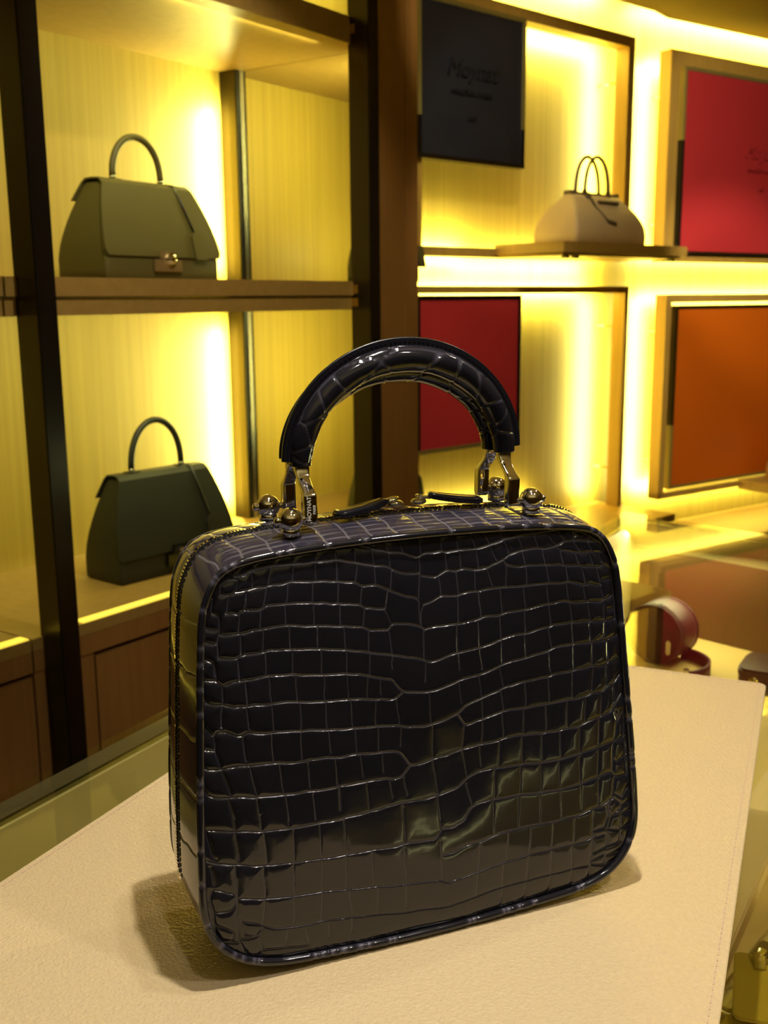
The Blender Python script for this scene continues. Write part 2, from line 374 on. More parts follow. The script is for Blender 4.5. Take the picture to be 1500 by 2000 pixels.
frame(WA, -0.893, 0.012, 1.4415, 2.081, 0.030, 0.045, 'upper oak frame beside the pillar, holding the midnight blue leather panel')
frame(WA, -0.893, 0.024, 0.680, 1.367, 0.019, 0.045, 'lower oak frame beside the pillar, around the smaller crimson panel', 'tlr')
frame(WB, 0.0, 1.30, 1.445, 2.078, 0.046, 0.045, 'upper oak frame at the right edge around the large crimson panel')
frame(WB, 0.026, 1.30, 0.672, 1.342, 0.026, 0.045, 'lower oak frame at the right edge around the orange panel')

def panel(F, s0, s1, z0, z1, n0, m, label, wr=1.0, edge='black', seed=1, marks=None, ink=None):
    t = Thing('leather_poster', F, (s0 + s1) / 2, n0 + 0.02, z0, label, 'poster')  # leather panel stretched over a board
    a, b, c = t.o
    rnd = random.Random(seed); nx, nz = 40, 40
    vs = []; fs = []
    waves = [(rnd.uniform(4, 14), rnd.uniform(-6, 6), rnd.uniform(0, 6)) for _ in range(5)]
    for j in range(nz + 1):
        for i in range(nx + 1):
            u, v = i / nx, j / nz
            e = min(1, 12 * min(u, 1 - u, v, 1 - v))
            h = sum(math.sin(p * u + q * v + r_) for p, q, r_ in waves) / 5
            low = max(0, 1 - v / 0.30)
            f2 = math.exp(-((u - 0.75 - 0.5 * (0.3 - v)) / 0.05) ** 2) * low
            d = (0.0018 * h + 0.004 * low * math.sin(7 * u + 1.3 * seed) * wr + 0.006 * f2 * wr) * e
            vs.append((s0 + (s1 - s0) * u - a, n0 - b - 0.003 - d, z0 + (z1 - z0) * v - c))
    for j in range(nz):
        for i in range(nx):
            k = j * (nx + 1) + i; fs.append((k, k + 1, k + nx + 2, k + nx + 1))
    link_mesh('leather_cover', vs, fs, M[m], t.e, True)
    t.box('board', s0, s1, n0 + 0.001, n0 + 0.022, z0, z1, 'black')
    w_ = 0.011
    et, eb, elu, ell, k = edge; zk = z0 + (z1 - z0) * k
    t.box('edge_rail', s0 - w_, s1 + w_, n0 - 0.006, n0 + 0.022, z1, z1 + w_, et)
    t.box('edge_rail', s0 - w_, s1 + w_, n0 - 0.006, n0 + 0.022, z0 - w_, z0, eb)
    for q0, q1 in ((s1, s1 + w_), (s0 - w_, s0)):
        t.box('edge_rail', q0, q1, n0 - 0.006, n0 + 0.022, zk, z1, elu); t.box('edge_rail', q0, q1, n0 - 0.006, n0 + 0.022, z0, zk, ell)
    if marks:
        cs, tz = marks
        for q, (wd, size, dz, sh) in enumerate((('Moynat', 0.060, 0, 0.35), ('MALLETIER A PARIS', 0.017, -0.055, 0), ('1849', 0.016, -0.115, 0))):
            mw = Matrix.Translation((cs - a, n0 - 0.0085 - b, tz + dz - c)) @ Matrix.Rotation(R(90), 4, 'X')
            text('lettering', wd, size, M[ink], t.e, mw, 0.002, sh)
    return t
panel(WA, -0.880, -0.508, 1.685, 2.038, -0.012, 'blue', 'midnight blue leather panel with debossed lettering, hanging beside the pillar', 1.3, ('olive_metal', 'bronze', 'olive_metal', 'black', .25), 2, (-0.705, 1.895), 'blue_ink')
panel(WA, -0.880, -0.503, 0.950, 1.332, -0.006, 'red', 'smaller crimson leather panel, under the blue one beside the pillar', .5, ('black', 'olive_metal', 'black', 'black', .5), 3)
panel(WB, 0.068, 0.80, 1.478, 2.022, -0.004, 'red', 'large crimson leather panel in the upper frame at the right edge', 1.0, ('olive_metal', 'bronze', 'olive_metal', 'black', .62), 5, (0.46, 1.80), 'red_ink')
panel(WB, 0.078, 0.80, 0.715, 1.296, -0.002, 'orange', 'bright orange leather panel in the lower frame at the right edge', .8, ('bronze', 'olive_metal', 'bronze', 'olive_metal', .35), 7)

# projecting shelves
t = Thing('wall_shelf', WA, -0.33, 0.0, 1.44, 'oak wall shelf jutting out under the sand coloured bag', 'shelf')
t.box('shelf_board', -0.594, -0.03, -0.234, 0.0, 1.4465, 1.4745, 'wood_frame', 0.002)
t.box('under_board', -0.58, -0.045, -0.22, -0.002, 1.4405, 1.4460, 'wood_frame')
for s in (-0.56, -0.52, -0.08):
    t.box('fitting', s, s + 0.014, -0.215, -0.20, 1.434, 1.4402, 'black')
t = Thing('wall_shelf', WB, 0.70, 0.0, 0.66, 'oak wall shelf at the right edge below the orange panel', 'shelf')
t.box('shelf_board', 0.445, 1.05, -0.22, -0.001, 0.664, 0.700, 'wood_frame', 0.002)
# low oak ledge below the left frames
t = Thing('low_cabinet', WA, -0.55, -0.05, 0.0, 'low oak cabinet with flat top under the lower frame, behind the showcase', 'cabinet')
t.box('top_board', -0.84, 0.04, -0.19, 0.118, 0.655, 0.679, 'wood_frame', 0.002)
t.box('door', -0.84, -0.50, -0.175, -0.155, 0.05, 0.650, 'wood_dark')
t.box('door', -0.496, 0.035, -0.175, -0.155, 0.05, 0.650, 'wood_dark')
t.box('body', -0.83, 0.035, -0.154, 0.115, 0.0, 0.654, 'wood_dark')
t = Thing('low_cabinet', WB, 0.9, -0.05, 0.0, 'low oak cabinet along the right wall, seen through the showcase glass', 'cabinet')
t.box('top_board', 0.10, 1.9, -0.20, 0.118, 0.536, 0.556, 'wood_frame', 0.002)
t.box('body', 0.105, 1.895, -0.18, 0.115, 0.0, 0.535, 'wood_dark')

# ------------------------------------------------------------------ glass showcase
GZ = 0.9505
edge = [(-0.573, 0.30), (-0.307, 0.779), (-0.207, 0.962), (0.350, 1.735), (0.441, 1.890)]
far = [(0.630, 1.688), (1.70, 0.55)]
outer = edge + far + [(1.70, 0.30)]
def off(poly, d):
    n = len(poly); out = []
    A = sum(poly[i][0] * poly[(i + 1) % n][1] - poly[(i + 1) % n][0] * poly[i][1] for i in range(n))
    sg = -1 if A > 0 else 1
    for i in range(n):
        p0 = Vector(poly[i - 1]); p1 = Vector(poly[i]); p2 = Vector(poly[(i + 1) % n])
        e1 = (p1 - p0).normalized(); e2 = (p2 - p1).normalized()
        n1 = Vector((e1.y, -e1.x)) * sg; n2 = Vector((e2.y, -e2.x)) * sg
        b = (n1 + n2).normalized(); out.append(tuple(p1 - b * (-d) / max(0.3, b.dot(n1))))
    return out
cs = empty('glass_showcase', (0.35, 0.9, 0.0)); tag(cs, 'long glass topped display counter under the beige mat', 'showcase')
def cb(name, poly, z0, z1, m, hole=None):
    q = [(x - 0.35, y - 0.9) for x, y in poly]
    if hole is None:
        return MB().prism(q, z0, z1).build(name, M[m], cs)
    h = [(x - 0.35, y - 0.9) for x, y in hole]
    rings = [[(*p, z0) for p in q], [(*p, z1) for p in q], [(*p, z1) for p in h], [(*p, z0) for p in h], [(*p, z0) for p in q]]
    return MB().loft(rings, True, False).build(name, M[m], cs)
# inward offsets of the outline (sign found from its winding)
def inset(d):
    q = off(outer, d); c = Vector((0.35, 0.9))
    if (Vector(q[1]) - c).length > (Vector(outer[1]) - c).length: q = off(outer, -d)
    return q
i1, i2, i3, i4 = inset(0.0225), inset(0.026), inset(0.0315), inset(0.044)
cb('glass_top', inset(0.0002), 0.9445, GZ, 'glass')
cb('rail', inset(0.001), 0.905, 0.9440, 'grey', i1)
cb('seal', i1, 0.915, 0.9440, 'black', i2)
cb('bright_rail', i2, 0.900, 0.9440, 'alu', i3)
cb('inner_lip', i3, 0.880, 0.9432, 'olive_wall', inset(0.034))
cb('side_wall', i1, 0.70, 0.8995, 'olive_wall', inset(0.030))
cb('display_floor', inset(0.031), 0.750, 0.760, 'cream')
cb('base', inset(0.06), 0.05, 0.70, 'wood_dark')
cb('plinth', inset(0.12), 0.0, 0.05, 'black')
# dark wooden lining against the far wall of the case
fa, fb = Vector(inset(0.034)[4]), Vector(inset(0.034)[5])
fc = Vector(inset(0.034)[6])
for nm, A, B in (('end_lining', fa, fb), ('end_lining', fb, fc)):
    dd = (B - A).normalized(); nn = Vector((-dd.y, dd.x))
    if (Vector((0.35, 0.9)) - A).dot(nn) < 0: nn = -nn
    q = [(p.x - .35, p.y - .9) for p in (A, B, B + nn * 0.006, A + nn * 0.006)]
    MB().prism(q, 0.761, 0.900).build(nm, M['lining'], cs)

# ------------------------------------------------------------------ the leather mat
MA, MBv, MC, MD = (-0.004, 1.179), (0.381, 1.000), (0.1165, 0.350), (-0.352, 0.450)
def rounded(poly, r, k=5):
    out = []; n = len(poly)
    for i in range(n):
        p = Vector(poly[i]); a = (Vector(poly[i - 1]) - p).normalized(); b = (Vector(poly[(i + 1) % n]) - p).normalized()
        for j in range(k + 1):
            t = j / k; q0 = p + a * r * (1 - t); q1 = p + b * r * t
            out.append(tuple(q0 * (1 - t) + q1 * t))
    return out
def inpoly(poly, d):
    c = sum((Vector(p) for p in poly), Vector((0, 0))) / len(poly); q = off(poly, d)
    if (Vector(q[0]) - c).length > (Vector(poly[0]) - c).length: q = off(poly, -d)
    return q
mc = Vector((0.035, 0.745))
quad = [tuple(Vector(p) - mc) for p in (MA, MBv, MC, MD)]
mt = empty('counter_mat', (mc.x, mc.y, GZ)); tag(mt, 'beige calfskin mat with stitched border, lying on the glass counter', 'mat')
ring0 = rounded(quad, 0.008); ring1 = rounded(inpoly(quad, 0.0008), 0.0075)
m_ = MB(); m_.loft([[(*p, 0.0001) for p in ring0], [(*p, 0.0029) for p in ring0], [(*p, 0.0035) for p in ring1]], True, True)
m_.build('leather_sheet', M['mat'], mt)
st = MB(); sp = inpoly(quad, 0.0058)
for i in range(4):
    A = Vector(sp[i]); B = Vector(sp[(i + 1) % 4]); L = (B - A).length; d = (B - A) / L; q = Vector((-d.y, d.x)); k = int(L / 0.0058)
    for j in range(k):
        c = A + d * (j + .5) * L / k
        F = Matrix(((d.x, q.x, 0, c.x), (d.y, q.y, 0, c.y), (0, 0, 1, 0.0035), (0, 0, 0, 1)))
        st.box(-0.0021, 0.0021, -0.00035, 0.00035, -0.0002, 0.00035, F)
tag(st.build('stitching', M['stitch'], mt), kind='stuff')

# ------------------------------------------------------------------ the crocodile handbag
BAGO = Vector((0.0318, 0.5808, ZM)); SL, CL = math.sin(R(6)), math.cos(R(6))
bag = empty('top_handle_handbag', BAGO, R(22))
tag(bag, 'glossy anthracite crocodile handbag with two rolled handles, standing on the beige mat', 'handbag')
half = [(0, .0010), (.030, .0014), (.060, .0026), (.090, .0042), (.104, .0060), (.117, .0095), (.1265, .0145), (.1345, .0215), (.1405, .0305), (.1437, .0400), (.1450, .0510), (.1447, .0670), (.1435, .0950), (.1417, .1250), (.1400, .1520), (.1378, .1850), (.1352, .2110), (.1318, .2230), (.1262, .2330), (.1190, .2390), (.1080, .2425), (.0880, .2450), (.0550, .2470), (.0270, .2478), (0, .2481)]
ctrl = half[:-1] + [(-u, v) for u, v in half[::-1]][:-1]
def catmull(P, per):
    n = len(P); out = []
    for i in range(n):
        p0, p1, p2, p3 = (np.array(P[(i + k) % n], float) for k in (-1, 0, 1, 2))
        for t in np.linspace(0, 1, per, endpoint=False):
            out.append(.5 * ((2 * p1) + (-p0 + p2) * t + (2 * p0 - 5 * p1 + 4 * p2 - p3) * t * t + (-p0 + 3 * p1 - 3 * p2 + p3) * t ** 3))
    return np.array(out)
def resample(P, n):
    Q = np.vstack([P, P[:1]]); L = np.r_[0, np.cumsum(np.linalg.norm(np.diff(Q, axis=0), axis=1))]
    s = np.linspace(0, L[-1], n, endpoint=False)
    return np.c_[np.interp(s, L, Q[:, 0]), np.interp(s, L, Q[:, 1])], L[-1]
raw = catmull(ctrl, 20)
def outline(n):
    P, L = resample(raw, n); T = np.roll(P, -1, 0) - np.roll(P, 1, 0); T /= np.linalg.norm(T, axis=1)[:, None]
    N = np.c_[T[:, 1], -T[:, 0]]          # outward (path runs counter-clockwise)
    return P, N, L
def face_pt(u, v, off_): return (u, v * SL - off_ * CL, v * CL + off_ * SL)

def seg_field(U, V, lines, step, u0_, v0_, reach=0.006):
    """distance to the nearest scale seam, and seam strength, on a grid"""
    D = np.full(U.shape, 0.02, np.float32); Wt = np.zeros(U.shape, np.float32); Tn = np.zeros(U.shape, np.float32)
    nv, nu = U.shape
    for wgt, P in lines:
        for (a, b), (c, d) in zip(P[:-1], P[1:]):
            i0 = max(0, int((min(a, c) - reach - u0_) / step)); i1_ = min(nu, int((max(a, c) + reach - u0_) / step) + 2)
            j0 = max(0, int((min(b, d) - reach - v0_) / step)); j1 = min(nv, int((max(b, d) + reach - v0_) / step) + 2)
            if i1_ <= i0 or j1 <= j0: continue
            u = U[j0:j1, i0:i1_]; v = V[j0:j1, i0:i1_]; dx, dy = c - a, d - b; LL = dx * dx + dy * dy + 1e-12
            t = np.clip(((u - a) * dx + (v - b) * dy) / LL, 0, 1)
            q = np.hypot(u - a - t * dx, v - b - t * dy)
            D[j0:j1, i0:i1_] = np.minimum(D[j0:j1, i0:i1_], q)
            Tn[j0:j1, i0:i1_] = np.maximum(Tn[j0:j1, i0:i1_], wgt * np.clip(1 - q / 0.00058, 0, 1))
            Wt[j0:j1, i0:i1_] = np.maximum(Wt[j0:j1, i0:i1_], wgt * np.exp(-(q / (0.00021 + 0.00013 * wgt)) ** 2))
    return D, Wt, Tn
def chaikin(P):
    out = [P[0]]
    for a, b in zip(P[:-1], P[1:]):
        out += [tuple(.75 * x + .25 * y for x, y in zip(a, b)), tuple(.25 * x + .75 * y for x, y in zip(a, b))]
    return out + [P[-1]]
SCALES = """2:-1133,2329 -1082,2329 -1034,2352 -981,2356 -922,2364 -851,2360 -791,2362 -719,2358 -664,2364 -603,2361 -541,2363 -499,2353 -499,2351 -422,2334 -375,2320 -306,2304 -224,2290 -199,2269 -123,2240 -31,2233;2:-544,2426 -432,2430 -376,2418 -320,2403 -257,2386 -219,2373 -130,2362 -85,2339 -37,2323 14,2346 80,2344 124,2349 147,2338 228,2344 351,2341 420,2353 441,2357 547,2381 639,2388 747,2391 848,2394 921,2394 980,2392;2:-1139,2244 -1081,2246 -1022,2257 -964,2253 -940,2262 -869,2257 -809,2268 -689,2253 -628,2252 -505,2231 -487,2228 -440,2225 -394,2194 -318,2196 -274,2178 -231,2153 -129,2107 -64,2090 -46,2070;2:-1093,2140 -1001,2130 -976,2150 -899,2147 -846,2147 -756,2140 -635,2128 -512,2105 -537,2107 -500,2104 -416,2091 -389,2067 -268,2050;2:-1234,2015 -1177,2011 -1136,2011 -1113,2008 -1060,2019 -996,2020 -942,2025 -859,2026 -764,2008 -673,2000 -519,1978 -544,1984 -470,1969 -407,1961 -370,1935 -249,1923 -228,1957 -137,1946 -46,1919 -21,1895;2:-1156,1875 -1115,1890 -1057,1888 -998,1889 -933,1892 -831,1884 -741,1875 -619,1855 -527,1841 -520,1841 -465,1827 -377,1806 -275,1783 -147,1748 -49,1722 -4,1700 50,1702 153,1729 221,1733 311,1740 395,1751 466,1770 537,1783 637,1787 724,1798 819,1806 856,1817 989,1817 1117,1805 1231,1798 1323,1797;1:-1253,1891 -1157,1873;2:-1223,1735 -1176,1748 -1101,1746 -994,1754 -900,1746 -840,1744 -750,1725 -658,1712 -534,1703 -441,1687 -378,1666 -328,1649 -245,1629 -183,1546 -39,1522 28,1524 110,1541 193,1563 290,1572 388,1586 473,1613 531,1627 638,1635 718,1647 813,1657 851,1672 992,1676 1128,1672 1235,1671 1328,1686;1:-1352,1773 -1273,1762 -1241,1731 -1223,1735;2:346,2222 415,2221 485,2245 528,2260 557,2282 657,2301 758,2307 808,2296 896,2304 955,2327 1029,2326 1126,2314 1209,2300;2:528,2260 541,2224 625,2203 739,2204 841,2194 906,2193 950,2179 1046,2173 1098,2154 1166,2154 1204,2140 1242,2156 1295,2124;1:903,2300 939,2274 1034,2252 1139,2248 1214,2234 1260,2233;2:-19,2217 73,2198 149,2236 202,2218 243,2233 332,2214 415,2221;2:-20,2045 40,2060 95,2085 202,2073 271,2087 340,2084 409,2090 444,2092 528,2090 656,2085 822,2083 969,2077 1006,2067 1072,2043 1140,2049 1200,2029;2:-14,1900 93,1905 195,1905 318,1912 374,1927 374,1927 472,1919 515,1933 636,1934 817,1952 950,1956 994,1941 1098,1935 1197,1921 1235,1933 1305,1952;2:-1360,1654 -1287,1629 -1225,1619 -1186,1601 -1116,1596 -1075,1602 -1004,1591 -933,1592 -789,1573 -667,1558 -543,1551 -543,1551 -411,1534 -354,1522 -231,1508 -184,1540;2:-664,1390 -614,1388 -489,1375 -362,1364 -220,1347 -168,1328 -36,1313 32,1323 100,1337 170,1357 220,1398 276,1415 381,1440 453,1455 496,1475 647,1488 800,1493 845,1506 979,1507 1115,1521 1191,1507 1245,1516 1257,1531;2:-1240,1470 -1167,1432 -1119,1453 -1026,1428 -949,1426 -859,1416 -707,1397 -664,1391;1:-1373,1535 -1337,1489 -1305,1449 -1286,1475 -1240,1470;2:170,1355 218,1277 305,1295 376,1306 461,1322 518,1329 640,1320 794,1323 957,1328 1078,1333 1117,1347 1193,1339 1237,1370 1295,1378 1347,1425;2:-1388,1309 -1362,1272 -1282,1264 -1195,1269 -1108,1258 -989,1251 -918,1238 -809,1231 -685,1231 -624,1221 -529,1220 -434,1213 -241,1193 -209,1177 -153,1092 -80,1089 1,1103 90,1107 187,1129 263,1135 369,1143 425,1144 483,1157 619,1152 750,1136 780,1144 876,1138 906,1144 1011,1140 1057,1159 1165,1179 1266,1200 1307,1255 1355,1302;2:-1397,1174 -1360,1126 -1327,1108 -1212,1097 -1119,1075 -1001,1063 -881,1051 -758,1047 -634,1042 -558,1044 -443,1044 -320,1043 -275,1029 -209,1033 -153,1089;2:-1370,924 -1209,896 -1061,868 -933,857 -769,853 -602,848 -466,853 -323,869 -191,875 -57,866 45,876 149,895 220,946 305,976 362,976 425,975 576,968 721,956 869,953 990,963 1082,974 1159,984 1276,999 1362,1015;2:41,663 115,659 186,688 235,759 283,777 377,783 460,779 568,778 714,764 862,760 1014,770 1145,787 1254,801 1284,762 1371,756;2:-1389,751 -1344,733 -1260,711 -1221,707 -1136,677 -1057,668 -896,650 -740,642 -572,631 -401,625 -270,615 -181,622 -7,608 29,654;2:39,501 108,503 190,530 295,530 391,554 523,561 669,560 805,555 893,566 981,560 1110,586 1201,603 1254,633;2:-1218,506 -1155,492 -1021,465 -908,452 -793,443 -710,437 -575,419 -456,405 -282,380 -238,378 9,351 53,323 158,335 276,348 395,361 503,371 638,382 786,381 937,376 1065,384 1117,402;1.6:-1223,370 -1141,343 -1094,315 -1032,284 -919,270 -828,261 -761,266 -593,247 -465,230 -291,202 -135,189 69,169 151,178 329,198 448,205 607,209 793,214 944,215 1059,208;1:-1104,162 -975,151 -836,130;1:-1126,2356 -1134,2323;1:-1020,2391 -1024,2360;1:-901,2408 -900,2373;1:-778,2425 -788,2368;1:-657,2431 -661,2367;1:-541,2434 -538,2360;1:-1117,2318 -1133,2243;1:-1037,2353 -1039,2261;1:-922,2364 -951,2263;1:-794,2362 -809,2268;1:-664,2364 -673,2254;1:-542,2360 -542,2239;1:-1076,2237 -1093,2141;1:-961,2247 -984,2157;1:-836,2257 -855,2148;1:-689,2252 -701,2136;1:-536,2236 -549,2119;1:-1168,2230 -1191,2141;1:-1117,2132 -1136,2008;1:-1001,2130 -1013,2022;1:-864,2143 -865,2027;1:-696,2133 -700,2003;1:-537,2111 -541,1984;1:-1125,2007 -1126,1892;1:-993,2016 -1004,1890;1:-847,2021 -846,1889;1:-679,1998 -686,1868;1:-1145,1871 -1146,1773;1:-989,1885 -997,1752;1:-834,1882 -840,1735;1:-665,1862 -670,1717;1.4:-1213,2286 -1222,2236;1.4:-1211,2286 -1175,2310 -1129,2311;1.4:-1220,2236 -1169,2227 -1139,2244;1.4:-1264,2212 -1276,2146 -1244,2125 -1234,2106 -1237,2050 -1254,1972 -1253,1891;1.4:-1316,2057 -1249,2040;1.4:-1321,1986 -1254,1966;1.4:-1338,1894 -1278,1860 -1277,1791;1.4:-1198,2131 -1124,2116 -1117,2127 -1093,2140;1:-317,2401 -315,2308;1:-216,2373 -217,2289;1:-24,2321 -28,2230;1:147,2338 149,2236;1:241,2338 240,2230;1:344,2340 356,2230;1:-328,2432 -317,2403;1:-229,2437 -216,2376;1:-142,2435 -123,2361;1:-11,2438 -9,2344;1:131,2440 127,2352;1:229,2438 231,2345;1:321,2436 344,2340;1:410,2427 422,2401;1:-539,2354 -545,2237;1:-416,2327 -437,2225;1:-313,2302 -312,2197;1:-209,2270 -224,2154;1:-31,2230 -48,2085;1:93,2193 95,2085;1:205,2218 212,2074;1:328,2211 326,2087;1:-540,2224 -549,2113;1:-398,2191 -413,2091;1:-241,2150 -262,2049;1:-46,2070 -46,1938;1:205,2069 198,1908;1:343,2082 353,1914;1:-21,2039 -35,2010 -40,1919;1:-537,2105 -541,1984;1:-389,2064 -404,1958;1:-268,2050 -228,1957;1:-423,2423 -426,2334;1:-522,1975 -520,1843;1:-373,1936 -380,1810;1:-246,1920 -234,1778;1:-28,1892 -36,1720;1:187,1897 183,1735;1:332,1904 332,1743;1:-514,1836 -519,1699;1:-371,1802 -381,1670;1:-232,1765 -238,1693;1:-27,1694 -36,1587;1:190,1727 192,1626;1:335,1737 347,1605;1:407,2434 441,2359;1:518,2430 540,2378;1:623,2421 643,2384;1:740,2417 754,2387;1:441,2359 479,2262;1:540,2372 562,2301;1:643,2384 664,2303;1:754,2384 772,2306;1:851,2381 896,2319 910,2302;1.4:921,2391 963,2336;1.4:1039,2377 1033,2329;1.4:1045,2357 1050,2376 1098,2372 1142,2342 1141,2313;1.4:1150,2341 1231,2288 1260,2233;1.4:1029,2320 1065,2265;1.4:1133,2310 1162,2249;1.4:1216,2296 1245,2241;1.2:657,2301 675,2201;1.2:797,2297 812,2200;1.2:924,2278 943,2183;1.2:1034,2248 1051,2188;1.2:1139,2241 1159,2164;1.2:1214,2231 1228,2177;1:411,2215 441,2112;1:541,2221 532,2095;1:675,2198 674,2086;1:815,2193 829,2089;1.4:957,2175 969,2080;1.4:1076,2153 1095,2054;1.4:1188,2142 1215,2027;1.4:1220,2060 1308,2057;1.4:1295,2124 1308,2057 1314,1990 1319,1904 1323,1790;1:347,2084 354,1933;1:493,2087 501,1934;1:652,2082 661,1935;1:814,2078 824,1954;1:954,2069 968,1950;1:1079,2036 1098,1935;1:1208,2028 1227,1934;1:482,1917 484,1777;1:653,1929 651,1788;1:821,1948 838,1817;1:975,1943 989,1817;1:1106,1928 1124,1807;1:1231,1920 1231,1801;1:1256,1864 1302,1866;1:484,1777 484,1624;1:644,1783 649,1640;1:819,1803 836,1680;1:989,1814 992,1676;1:1117,1802 1120,1676;1:1235,1794 1228,1702 1189,1680;1:813,1651 823,1525;1:992,1673 990,1522;1:1135,1667 1127,1523;1:1254,1665 1253,1525;1:1253,1525 1315,1537;1:-1276,1849 -1273,1762;1:-1145,1830 -1144,1749;1.4:-1344,1766 -1347,1675 -1326,1643;1.4:-1240,1734 -1241,1642 -1256,1586 -1261,1500;1.4:-1113,1733 -1109,1610;1.4:-1116,1588 -1109,1469;1.4:-1305,1449 -1305,1361 -1282,1270;1.4:-1383,1386 -1310,1371;1.4:-1147,1423 -1138,1292;1:-980,1749 -971,1601;1:-822,1733 -822,1584;1:-658,1709 -661,1563;1:-972,1583 -969,1441;1:-807,1570 -810,1415;1:-655,1553 -657,1402;1:-982,1413 -980,1264;1:-811,1403 -814,1247;1:-646,1376 -641,1254;1:-1277,1251 -1239,1121;1:-1117,1252 -1091,1093;1:-948,1235 -934,1070;1:-782,1212 -775,1071;1:-618,1214 -614,1060;1:-1253,1088 -1226,965;1:-1091,1058 -1080,936;1:-923,1050 -911,903;1:-762,1026 -755,878;1:-603,1027 -604,904;0.7:-516,1695 -517,1556;0.7:-391,1665 -401,1539;0.7:-315,1642 -317,1551;0.7:-502,1542 -499,1377;0.7:-350,1519 -355,1366;0.7:-219,1499 -206,1354;0.7:-13,1512 -5,1322;0.7:186,1558 200,1417;0.7:324,1570 339,1421;0.7:-486,1369 -484,1233;0.7:-342,1358 -346,1216;0.7:-198,1328 -207,1217;0.7:1,1302 1,1107;0.7:214,1275 194,1131;0.7:338,1415 340,1299 327,1153;0.7:-618,1214 -608,1059;0.7:-463,1205 -451,1074;0.7:-325,1194 -322,1081;0.7:1,1100 25,886;0.7:194,1125 221,953;0.7:313,1143 320,1000;0.7:-196,1025 -176,911;0.7:-599,1045 -597,903;0.7:-431,1039 -421,850;0.7:-285,1025 -271,910;0.7:-215,855 -209,765;0.7:17,868 31,718;0.7:212,909 244,774;0.7:247,764 181,689;0.8:465,1595 486,1483;0.8:470,1446 483,1328;0.8:636,1487 640,1324;0.8:804,1489 809,1324;0.8:979,1503 973,1332;0.8:1138,1514 1118,1364;0.8:1245,1513 1233,1381;0.8:472,1317 476,1161;0.8:622,1320 619,1157;0.8:783,1321 780,1144;0.8:935,1325 928,1140;0.8:1067,1331 1061,1165;0.8:1193,1333 1181,1187;0.8:1299,1371 1295,1257;0.8:447,1153 437,986;0.8:605,1147 598,971;0.8:746,1136 744,978;0.8:876,1135 877,962;0.8:1019,1139 1017,971;1.2:1169,1175 1160,1008;1.2:1297,1196 1315,1132 1284,1008;1.2:1352,1180 1319,1131;1.2:1366,1137 1362,1015;1.2:1279,995 1262,807;1.2:1370,1014 1374,883 1378,752;1.2:1280,879 1295,862 1383,895;0.8:411,971 396,784;0.8:587,966 576,784;0.8:728,948 725,769;0.8:862,951 855,772;0.8:1012,945 1006,771;0.8:1159,974 1145,800;0.8:389,779 388,681;0.8:564,772 559,648;0.8:714,758 712,618;0.8:862,757 864,602;0.8:1017,762 1012,601;0.8:1152,772 1147,616;1.4:1280,762 1249,631;1.4:1273,654 1327,616 1376,662 1392,666;1.4:1222,533 1225,608 1264,628 1318,583 1317,542 1253,513;1:-1234,996 -1224,907;1:-1078,966 -1076,877;1:-1225,891 -1212,729;1:-1385,923 -1357,768 -1343,749;1:-1372,715 -1359,610;1:-1233,702 -1236,526;0.6:-912,933 -916,857;0.6:-1061,862 -1053,671;0.6:-889,840 -892,653;0.6:-733,841 -731,644;0.6:-586,837 -572,635;0.6:-1073,663 -1076,482;0.6:-899,647 -904,451;0.6:-728,635 -739,439;0.6:-581,629 -592,431;0.6:-418,620 -425,403;1.4:-1369,580 -1387,536 -1370,453;1.4:-1361,582 -1247,537 -1243,480 -1277,447 -1370,449;1.4:-1237,518 -1240,406 -1238,252;0.6:-1081,475 -1102,325;0.6:-911,445 -918,274;0.6:-739,431 -753,268;0.6:-571,414 -559,248;0.6:-396,388 -404,220;1.2:-1370,445 -1367,372 -1329,355 -1262,307 -1273,261 -1335,268;1.2:-1368,364 -1364,307 -1336,260;1.2:-1229,396 -1208,286 -1146,262 -1103,309;1.2:-1103,301 -1123,249 -1103,170 -1122,134;1.2:-1238,252 -1207,180;1.2:-1225,265 -1178,258 -1122,265;1.2:-1335,268 -1242,245;0.8:-957,242 -975,147;0.8:-846,240 -831,145;0.8:-708,232 -709,149;0.8:-564,232 -564,148;0.6:-209,844 -208,633;0.6:22,869 29,665;0.6:389,779 380,562;0.6:561,758 554,571;0.6:713,740 707,574;0.6:861,724 862,578;0.6:1011,696 1014,593;0.6:1139,672 1143,603;0.6:-216,597 -215,384;0.6:20,592 20,354;0.6:283,516 264,356;0.6:481,547 468,379;0.6:642,554 626,390;0.6:799,551 787,390;0.6:962,558 950,379;0.6:1097,578 1091,396;0.6:-216,363 -218,224;0.6:442,351 437,208;0.6:619,369 607,215;0.6:786,368 780,222;0.6:937,371 938,222;0.6:1091,385 1079,227;0.6:263,334 251,194;0.6:436,186 431,75;0.6:600,194 596,94;0.6:780,200 769,77;0.6:937,211 945,72;0.6:1072,205 1081,88;1.3:1110,586 1200,581 1211,510 1183,446 1105,439;1.3:1227,587 1254,628 1331,567 1303,515 1237,516 1214,589;1.3:1237,505 1209,430;1.3:1209,430 1313,398 1316,512 1395,509;1.3:1313,409 1393,416;1.3:1117,391 1195,398 1205,315 1100,291;1.3:1205,315 1310,317 1312,386;1.3:1086,237 1190,261 1194,179 1085,214;1.3:1203,247 1308,248;1.3:1194,179 1293,193;1.3:1331,567 1404,576"""
lines = []
rs = random.Random(4)
